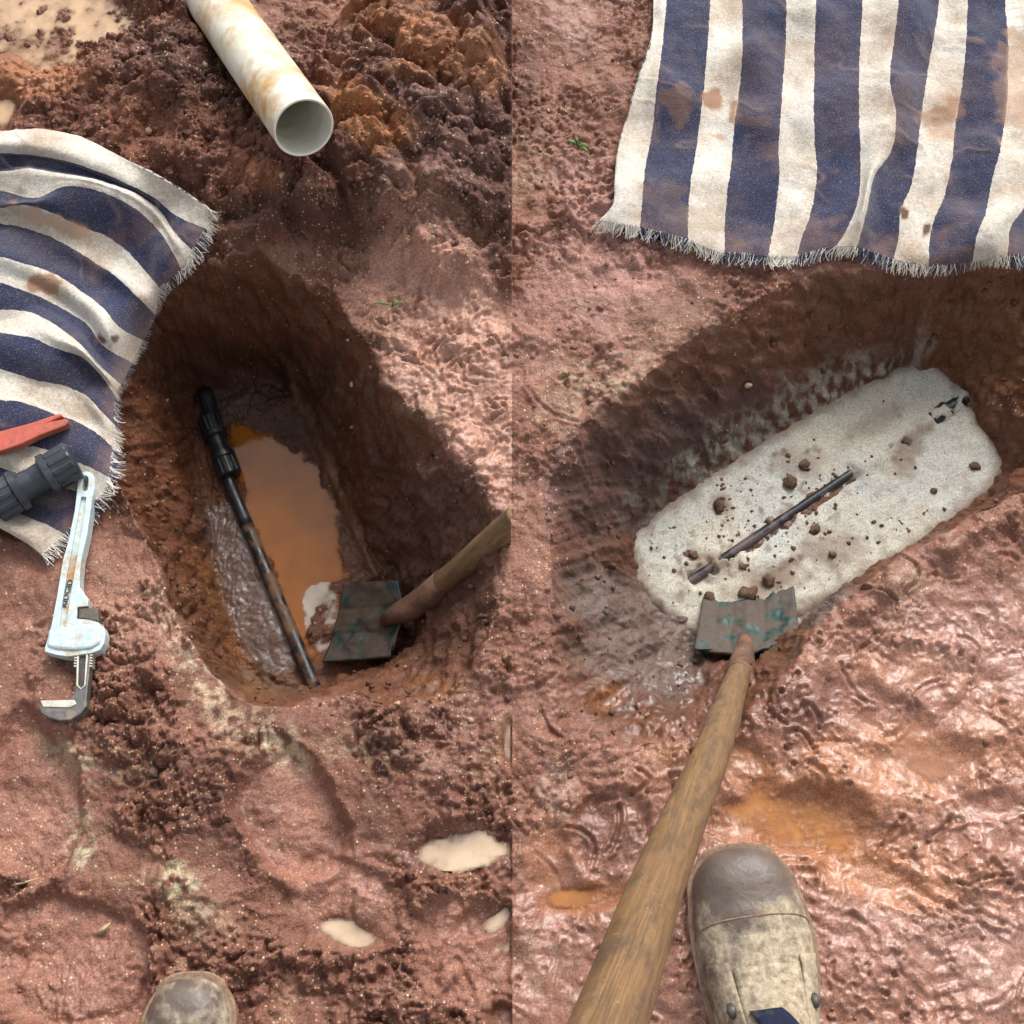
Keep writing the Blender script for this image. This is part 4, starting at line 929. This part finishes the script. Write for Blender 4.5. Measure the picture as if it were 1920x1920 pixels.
# right: standing in the mortar, handle leaning back towards the digger
zs0 = -.085
sr = empty('shovel', at3(1405, 1180, -.17), 'shovel with muddy green blade in mortar, long wooden handle leaning past the boot', 'shovel')
nk = at3(1392, 1240, -.110)
blade(sr, at3(1318, 1132, -.184), at3(1489, 1110, -.174), at3(1303, 1226, -.130), at3(1498, 1206, -.122), nk, M_bladew, dish=.007, ribs=[(-.34, .05, -.0014), (.0, .14, .004), (.34, .05, -.0014), (.66, .05, -.0012), (-.66, .05, -.0012)])
Hs, He = at3(1388, 1262, -.094), at_depth(1140, 1920, .56)
ext = He + (He - Hs).normalized() * .12
hd = (He - Hs).normalized(); sp0 = at3(1398, 1195, -.136)
add_part('socket', tube_bm([sp0, sp0.lerp(nk, .5) + Vector((0, 0, .004)), nk, Hs, Hs + hd * .02], [.007, .011, .0148, .0162, .0160], 24), M_sock, sr)
handle('handle', [Hs, Hs.lerp(He, .5), He, ext], .0138, .0160, sr, 4, knots=((.27, .02, .10), (.31, .015, .05)))
# left: lying against the side of the pit
sl2 = empty('shovel', at3(690, 1180, -.22), 'shovel with dark green blade beside the rusty pit water, wooden handle against the pit side', 'shovel')
nk = at3(772, 1140, -.168)
blade(sl2, at3(611, 1245, -.231), at3(650, 1098, -.227), at3(734, 1236, -.192), at3(748, 1092, -.186), nk, M_blade, dish=.006, ribs=[(.36, .06, -.0016), (-.28, .06, -.0016), (.05, .14, .003)])
Hs, He = at3(800, 1120, -.152), at3(975, 968, .034)
hd = (He - Hs).normalized(); sp0 = at3(720, 1165, -.190)
add_part('socket', tube_bm([sp0, sp0.lerp(nk, .5) + Vector((0, 0, .004)), nk, Hs, Hs + hd * .045], [.008, .013, .0165, .0172, .0165], 24), M_sock, sl2)
handle('handle', [Hs + hd * .01, He], .0150, .0158, sl2, 6, sway=0.0, cut=(Vector((-.0012, 0, 0)), Vector((1, 0, 0))))

# ------------------------------------------------------------------ boots
def boot_mat(k3=-.26, k4=.08):
    m, t, b = mat('muddy_boot_leather', rough=.5, spec=.4); co = coords(t); ge = nd(t, 'ShaderNodeSeparateXYZ'); t.links.new(co, ge.inputs[0])
    n1 = noise(t, co, 17, 5, .62); n2 = noise(t, co, 130, 4, .7)
    lea = ramp(t, n1, [(.3, (.070, .052, .042)), (.55, (.125, .092, .073)), (.75, (.20, .145, .105))])
    k = nd(t, 'ShaderNodeMapRange'); k.inputs[1].default_value = -.02; k.inputs[2].default_value = -.10; k.inputs[3].default_value = k3; k.inputs[4].default_value = k4
    t.links.new(ge.outputs[1], k.inputs[0])
    f = ramp(t, math_(t, 'ADD', n1, k.outputs[0]), [(.44, (0, 0, 0)), (.58, (1, 1, 1))])
    mud = ramp(t, n2, [(.3, (.15, .105, .07)), (.5, (.31, .25, .17)), (.7, (.46, .40, .29))])
    t.links.new(mixc(t, f, lea, mud), b.inputs['Base Color']); t.links.new(mixc(t, f, (.42,) * 3, (.85,) * 3), b.inputs['Roughness'])
    bump(t, b, math_(t, 'ADD', n2, math_(t, 'MULTIPLY', f, .8)), .45, .002); return m
M_boot = boot_mat(); M_boot2 = boot_mat(-.02, .12); M_sole = mud_mix('boot_sole', (.10, .06, .045), (.30, .18, .12), 40, .4, .6, .7, .3, fine=200, bmp=.5)
M_welt = mud_mix('boot_welt', (.26, .17, .11), (.15, .085, .06), 50, .4, .65, .6, .3, fine=260, bmp=.4)
M_navy = mud_mix('navy_cloth', (.012, .016, .035), (.06, .05, .04), 40, .55, .75, .9, .2, fine=400, bmp=.4)
def boot(toe, heel_dir, wd_, zg, label, mirror=1):
    M_boot = globals()['M_boot'] if mirror == 1 else M_boot2
    toe = Vector((toe.x, toe.y, zg)); d = Vector(heel_dir).normalized(); rt = Vector((-d.y, d.x, 0)) * -1    # toe->heel axis, wearer's right
    root = empty('boot', toe, label, 'boot'); ang = math.atan2(-d.x, d.y) + math.pi; root.rotation_euler = (0, 0, ang)
    # local frame: +y ahead (toe at y=0), +x right
    K = [(0, .004, .016, .0), (.003, .017, .030, 0), (.010, .027, .042, 0), (.022, .0365, .051, 0), (.04, .0430, .056, .001), (.065, .0470, .058, .002), (.095, .0490, .060, .003), (.125, .0475, .067, .003), (.15, .0440, .078, .002), (.175, .0405, .092, .001), (.20, .0380, .106, 0), (.23, .0365, .112, 0), (.26, .034, .110, 0), (.285, .026, .100, 0), (.295, .012, .085, 0)]
    def val(y_, k):
        if y_ < .045 and k in (1, 2):
            e = math.sqrt(max(0, 1 - ((.045 - y_) / .045) ** 2)); return .002 + (.0418 if k == 1 else 0) * e if k == 1 else .020 + .0365 * e ** .8
        return float(np.interp(y_, [a[0] for a in K], [a[k] for a in K]))
    sc_ = wd_ / .098; ysn = np.r_[.045 * (1 - np.cos(np.linspace(0, math.pi / 2, 22))), np.linspace(.05, .295, 50)]; n = 30; bm = bmesh.new(); rows = []
    for y_ in ysn:
        hw, h, cx = val(y_, 1) * sc_, val(y_, 2), val(y_, 3) * mirror; row = []
        crease = .0025 * (math.exp(-((y_ - .088) / .004) ** 2) + math.exp(-((y_ - .103) / .005) ** 2) + .7 * math.exp(-((y_ - .118) / .004) ** 2)) - .0015 * math.exp(-((y_ - .068) / .003) ** 2)
        for k in range(n + 1):
            a = math.pi * k / n; ca, sa = math.cos(a), math.sin(a); e = .72
            row.append(bm.verts.new((cx - hw * math.copysign(abs(ca) ** e, ca), -y_, .014 + (h - crease * sa - .014) * abs(sa) ** .85)))
        rows.append(row)
    for r0, r1 in zip(rows[:-1], rows[1:]):
        for k in range(n): bm.faces.new((r0[k], r0[k + 1], r1[k + 1], r1[k]))
    bm.faces.new(rows[0]); bm.faces.new(rows[-1][::-1])
    up_o = bm_obj('upper', bm, M_boot, root, True)
    def slab(name, grow, z0, z1, m, bev):
        pts = [(val(y_, 3) * mirror - val(y_, 1) * sc_ - grow, -y_ + (grow if y_ < .01 else 0)) for y_ in ysn[1::2]] + [(val(y_, 3) * mirror + val(y_, 1) * sc_ + grow, -y_ + (grow if y_ < .01 else 0)) for y_ in ysn[1::2][::-1]]
        bm = bmesh.new(); f = bm.faces.new([bm.verts.new((p[0], p[1], z0)) for p in pts]); ex = bmesh.ops.extrude_face_region(bm, geom=[f])
        bmesh.ops.translate(bm, verts=[q for q in ex['geom'] if isinstance(q, bmesh.types.BMVert)], vec=(0, 0, z1 - z0)); o = bm_obj(name, bm, m, root); bevel(o, bev, 2); return o
    slab('sole', .0035, -.006, .014, M_sole, .003); slab('welt', .005, .0145, .0185, M_welt, .0015)
    # stitched cap seam, tongue, side flaps, shaft
    def over(pts_y, xf, r, name, m, dz=.0):
        P = []
        for y_, u in pts_y:
            hw, h, cx = val(y_, 1) * sc_, val(y_, 2), val(y_, 3) * mirror; a = math.pi / 2 * (1 - u); ca, sa = math.cos(a), math.sin(a)
            P.append(Vector((cx + hw * math.copysign(abs(ca) ** .72, ca), -y_, .014 + (h - .014) * abs(sa) ** .85 + dz)))
        return P
    seam = over([(.072 + .012 * u * u, u) for u in np.linspace(-.92, .92, 40)], None, 0, '', None)
    bm_obj('cap_seam', tube_bm(seam, [.0011] * 40, 8), M_welt, up_o, True)
    def strip(name, ya, yb, ua, ub, dz, m, ny=14, nx=10):
        bm = bmesh.new(); g = []
        for j in range(ny + 1):
            y_ = ya + (yb - ya) * j / ny; u0 = ua(y_); u1 = ub(y_); P = over([(y_, u0 + (u1 - u0) * i / nx) for i in range(nx + 1)], None, 0, '', None, dz)
            g.append([bm.verts.new(p) for p in P])
        for j in range(ny):
            for i in range(nx): bm.faces.new((g[j][i], g[j][i + 1], g[j + 1][i + 1], g[j + 1][i]))
        o = bm_obj(name, bm, m, root, True); md = o.modifiers.new('thickness', 'SOLIDIFY'); md.thickness = .003; md.offset = -1 if o.data.polygons[0].normal.z > 0 else 1; return o
    strip('tongue', .118, .200, lambda y_: -.30 - (y_ - .118) * 1.0, lambda y_: .30 + (y_ - .118) * 1.0, .0025, M_boot)
    fl_r = strip('side_flap', .112, .215, lambda y_: .34 - .0 * y_, lambda y_: .86, .0040, M_boot); fl_l = strip('side_flap', .112, .215, lambda y_: -.86, lambda y_: -.34, .0040, M_boot)
    tg = strip('pull_tag', .158, .178, lambda y_: -.26 + (y_ - .158) * 6, lambda y_: .02 + (y_ - .158) * 8, .0065, M_navy, 5, 5)
    for s_ in (1, -1):
        for y_ in (.15,):
            p = over([(y_, .5 * s_)], None, 0, '', None, .005)[0]; q_ = over([(y_ + .012, .5 * s_)], None, 0, '', None, .005)[0]
            bm_obj('eyelet', tube_bm([p, p.lerp(q_, .5) + Vector((0, 0, .001)), q_], [.003, .0055, .003], 12), M_dsteel, fl_r if s_ > 0 else fl_l, True)
    bm = bmesh.new(); rings = []
    for z_, rx, ry, oy in ((.085, .034, .048, -.235), (.11, .040, .052, -.232), (.15, .044, .055, -.232), (.19, .047, .058, -.235), (.215, .049, .060, -.237), (.218, .046, .057, -.237), (.19, .044, .055, -.235)):
        rings.append([bm.verts.new((rx * math.cos(2 * math.pi * k / 32), oy + ry * math.sin(2 * math.pi * k / 32), z_)) for k in range(32)])
    for r0, r1 in zip(rings[:-1], rings[1:]):
        for k in range(32): bm.faces.new((r0[k], r0[(k + 1) % 32], r1[(k + 1) % 32], r1[k]))
    bm.faces.new(rings[-1]); bm_obj('shaft', bm, M_boot, root, True)
    return root
tp = ground_at(1382, 1592, .0); zg = float(np.median([samp(_zb, .23, y_) for y_ in (.05, .1, .15, .2)]))
tt_ = at3(1378, 1588, zg + .02); mm = at3(1436, 1920, zg + .02); boot(tt_, (mm.x - tt_.x, mm.y - tt_.y, 0), .116, zg - .002, 'brown leather work boot caked with pale mud beside the orange puddle', 1)
zg = float(np.median([samp(_zb, -.31, y_) for y_ in (.03, .06, .08)]))
tt_ = at3(358, 1830, zg + .02); mm = at3(352, 1960, zg + .02); boot(tt_, (mm.x - tt_.x, mm.y - tt_.y, 0), .094, zg - .002, 'muddy boot toe at the lower left edge, away from the puddles', -1)

# ------------------------------------------------------------------ loose soil, clods, plants
def ico(r, g, sub=1, sq=.75):
    bm = bmesh.new(); bmesh.ops.create_icosphere(bm, subdivisions=sub, radius=r)
    for v in bm.verts: v.co *= g.uniform(.55, 1.35)
    a, b2 = g.uniform(.7, 1.3, 2)
    for v in bm.verts: v.co = Vector((v.co.x * a, v.co.y * b2, v.co.z * sq))
    return bm
g = np.random.default_rng(77); protos = []
for k in range(10):
    bm = ico(1, g, 1); protos.append((np.array([v.co[:] for v in bm.verts]), np.array([[v.index for v in f.verts] for f in bm.faces]))); bm.free()
cv, cf, cc, nv_ = [], [], [], 0
def scatter(n, region, rmin, rmax, dens, tint=1.0, sink=.05):
    global nv_
    PXs, PYs = g.uniform(*region[0], n), g.uniform(*region[1], n); XS, YS, ZS = ground_at(PXs, PYs)
    for px, x, y, z in zip(PXs, XS, YS, ZS):
        if abs(px - 960) < 4: continue
        i = min(np.searchsorted(xs, x), NX - 1); j = min(np.searchsorted(ys, y), NY - 1)
        if g.random() > dens(j, i): continue
        r = rmin * (rmax / rmin) ** (g.random() ** 2.2); P, Fc = protos[g.integers(10)]
        a = g.uniform(0, 6.28); c, s_ = math.cos(a), math.sin(a); Q = P * r; Q = np.stack([Q[:, 0] * c - Q[:, 1] * s_, Q[:, 0] * s_ + Q[:, 1] * c, Q[:, 2]], 1) + (x, y, z + r * sink)
        cv.append(Q); cf.append(Fc + nv_); nv_ += len(Q)
        base = col[j, i] * g.uniform(.7, 1.25) * tint
        if g.random() < .025: base = np.array((.42, .30, .20)) * g.uniform(.7, 1.2)
        cc.append(np.tile(np.clip(base, .01, .6), (len(Q), 1)))
undercloth = (polydist(PX, PY, [l[0] for l in LT] + [l[-1] for l in LT][::-1]) < 25) | (polydist(PX, PY, [l[0] for l in RT] + [l[-1] for l in RT][::-1]) < 12)
noputs = lambda j, i: (wetdip[j, i] < .3) * (1 - pitm[j, i]) * (not undercloth[j, i])
scatter(3200, ((0, 956), (-20, 480)), .0012, .0060, lambda j, i: noputs(j, i) * (.2 + .8 * rough[j, i]))
scatter(3600, ((0, 956), (480, 1930)), .0010, .0055, lambda j, i: noputs(j, i) * crumb[j, i] ** 2)
scatter(1800, ((964, 1940), (480, 1930)), .0010, .0065, lambda j, i: noputs(j, i) * crumb[j, i])
scatter(1100, ((964, 1230), (0, 800)), .0010, .005, lambda j, i: noputs(j, i) * crumb[j, i])
scatter(900, ((230, 956), (500, 1340)), .0012, .005, lambda j, i: in1[j, i] * (t1[j, i] > .25) * .8)
scatter(900, ((1000, 1930), (500, 1420)), .0012, .005, lambda j, i: in2[j, i] * (t2[j, i] > .2) * .8)
CV, CF, CC = np.concatenate(cv), np.concatenate(cf), np.concatenate(cc)
sme = bpy.data.meshes.new('soil_crumbs'); sme.vertices.add(len(CV)); sme.vertices.foreach_set('co', CV.astype(np.float32).ravel())
sme.loops.add(CF.size); sme.loops.foreach_set('vertex_index', CF.astype(np.int32).ravel()); sme.polygons.add(len(CF)); sme.polygons.foreach_set('loop_start', np.arange(0, CF.size, 3, dtype=np.int32)); sme.update(calc_edges=True); sme.shade_smooth()
add_attr(sme, 'soil', CC); add_attr(sme, 'wet', np.full(len(CV), .3)); add_attr(sme, 'grit', np.full(len(CV), -.3)); sme.materials.append(M_soil)
so = bpy.data.objects.new('soil_crumbs', sme); C.objects.link(so); tag(so, 'loose reddish brown soil crumbs scattered over the ground', 'soil', kind='stuff')
tv2, tf2, n2_ = [], [], 0
for _ in range(420):
    px, py = g.normal(1440, 150), g.normal(985, 75)
    xx, yy = unp_slab([(px, py)])[0]
    if polydist(np.array([xx]), np.array([yy]), mortP)[0] > -.008: continue
    ii, jj = int((xx - mx[0]) / .0025), int((yy - my[0]) / .0025); r = .0006 * 6 ** (g.random() ** 2.5); P, Fc = protos[g.integers(10)]
    tv2.append(P * r + (xx, yy, MZ[jj, ii] + r * .2)); tf2.append(Fc + n2_); n2_ += len(P)
_m, _t, _b = mat('mortar_crumb_soil', (.13, .075, .048), .9, .2)
mc = mesh_obj('mortar_crumbs', np.concatenate(tv2), [tuple(int(q) for q in f) for f in np.concatenate(tf2)], _m, None, True); tag(mc, 'fine brown soil crumbs sprinkled over the pale mortar', 'soil', kind='stuff')
M_clod = mud_mix('brown_clod', (.10, .052, .032), (.22, .16, .10), 60, .45, .7, .85, .3, fine=300, bmp=.6)
for px, py, r in ((1482, 902, .010), (1513, 872, .008), (1405, 1112, .011), (1527, 992, .007), (1395, 1062, .006), (1350, 948, .007), (1826, 875, .006), (1300, 1040, .005), (1442, 1088, .008), (1560, 1040, .005), (1330, 1118, .006), (1750, 920, .005)):
    bm = ico(r, g, 2, .6); o = bm_obj('soil_clod', bm, M_clod, None, True); zc = -.1
    for _ in range(6): x, y = at(px, py, zc); zc = float(slab_z(x, y)) + .003
    o.location = (x, y, zc + r * .15); o.rotation_euler = (0, 0, g.uniform(0, 6)); tag(o, 'largest brown clod on the mortar, just above the shovel blade' if px == 1405 else 'small brown clod of soil stuck on the pale mortar away from the shovel', 'clod', 'soil clods on the mortar')
M_green = mud_mix('fresh_green_blade', (.06, .22, .035), (.16, .22, .07), 60, .45, .7, .5, .4, bmp=.1); M_straw = mud_mix('dry_straw', (.45, .34, .18), (.30, .2, .1), 60, .45, .7, .8, .3, bmp=.1)
def leafblade(bm, p, ang, l, wd_, lift, bend):
    prev = None; q_ = Vector(p)
    for k in range(7):
        u = k / 6; w2 = wd_ * math.sin(math.pi * min(.15 + u * .85, 1)) + .0002; sd2 = Vector((-math.sin(ang), math.cos(ang), 0)) * w2; z_ = lift * math.sin(math.pi * u * .8)
        a, b2, c2 = bm.verts.new(q_ + sd2 + Vector((0, 0, z_))), bm.verts.new(q_ - sd2 + Vector((0, 0, z_))), bm.verts.new(q_ + Vector((0, 0, z_ - w2 * .5)))
        if prev: bm.faces.new((prev[0], prev[2], c2, a)); bm.faces.new((prev[2], prev[1], b2, c2)); bm.faces.new((prev[1], prev[0], a, b2))
        prev = (a, b2, c2); q_ += Vector((math.cos(ang), math.sin(ang), 0)) * l / 6; ang += bend / 6
def plant(name, px, py, blades, m, label, cat_):
    p = Vector([float(v) for v in ground_at(px, py, .001)]); root = empty(name, p, label, cat_)
    for ang, l, wd_, lift, bend in blades:
        bm = bmesh.new(); leafblade(bm, (0, 0, .001), ang, l, wd_, lift, bend); bm_obj('leaf_blade', bm, m, root, True)
plant('grass_sprig', 1083, 275, [(2.6, .014, .0016, .006, .8), (.1, .016, .0014, .005, -.9), (1.7, .012, .0014, .006, .4), (-.6, .020, .0012, .004, -.3)], M_green, 'tiny bright green grass sprig in bare mud left of the spread towel', 'plant')
plant('grass_sprig', 735, 575, [(2.9, .022, .0010, .004, .4), (.3, .018, .0010, .004, -.5), (1.2, .012, .0010, .004, .4)], M_green, 'thin green grass sprig by the rim of the water-filled pit', 'plant')
for px, py, ang, l, wd_, lab in ((20, 1660, .12, .030, .0011, 'pale dry straw on mud at the left edge'), (182, 1752, .6, .018, .0030, 'small tan dry leaf on mud above the boot toe')):
    p = Vector([float(v) for v in ground_at(px, py, .002)]); bm = bmesh.new(); leafblade(bm, (0, 0, 0), ang, l, wd_, .003, .3); o = bm_obj('dry_leaf', bm, M_straw, None, True); o.location = p; tag(o, lab, 'leaf')
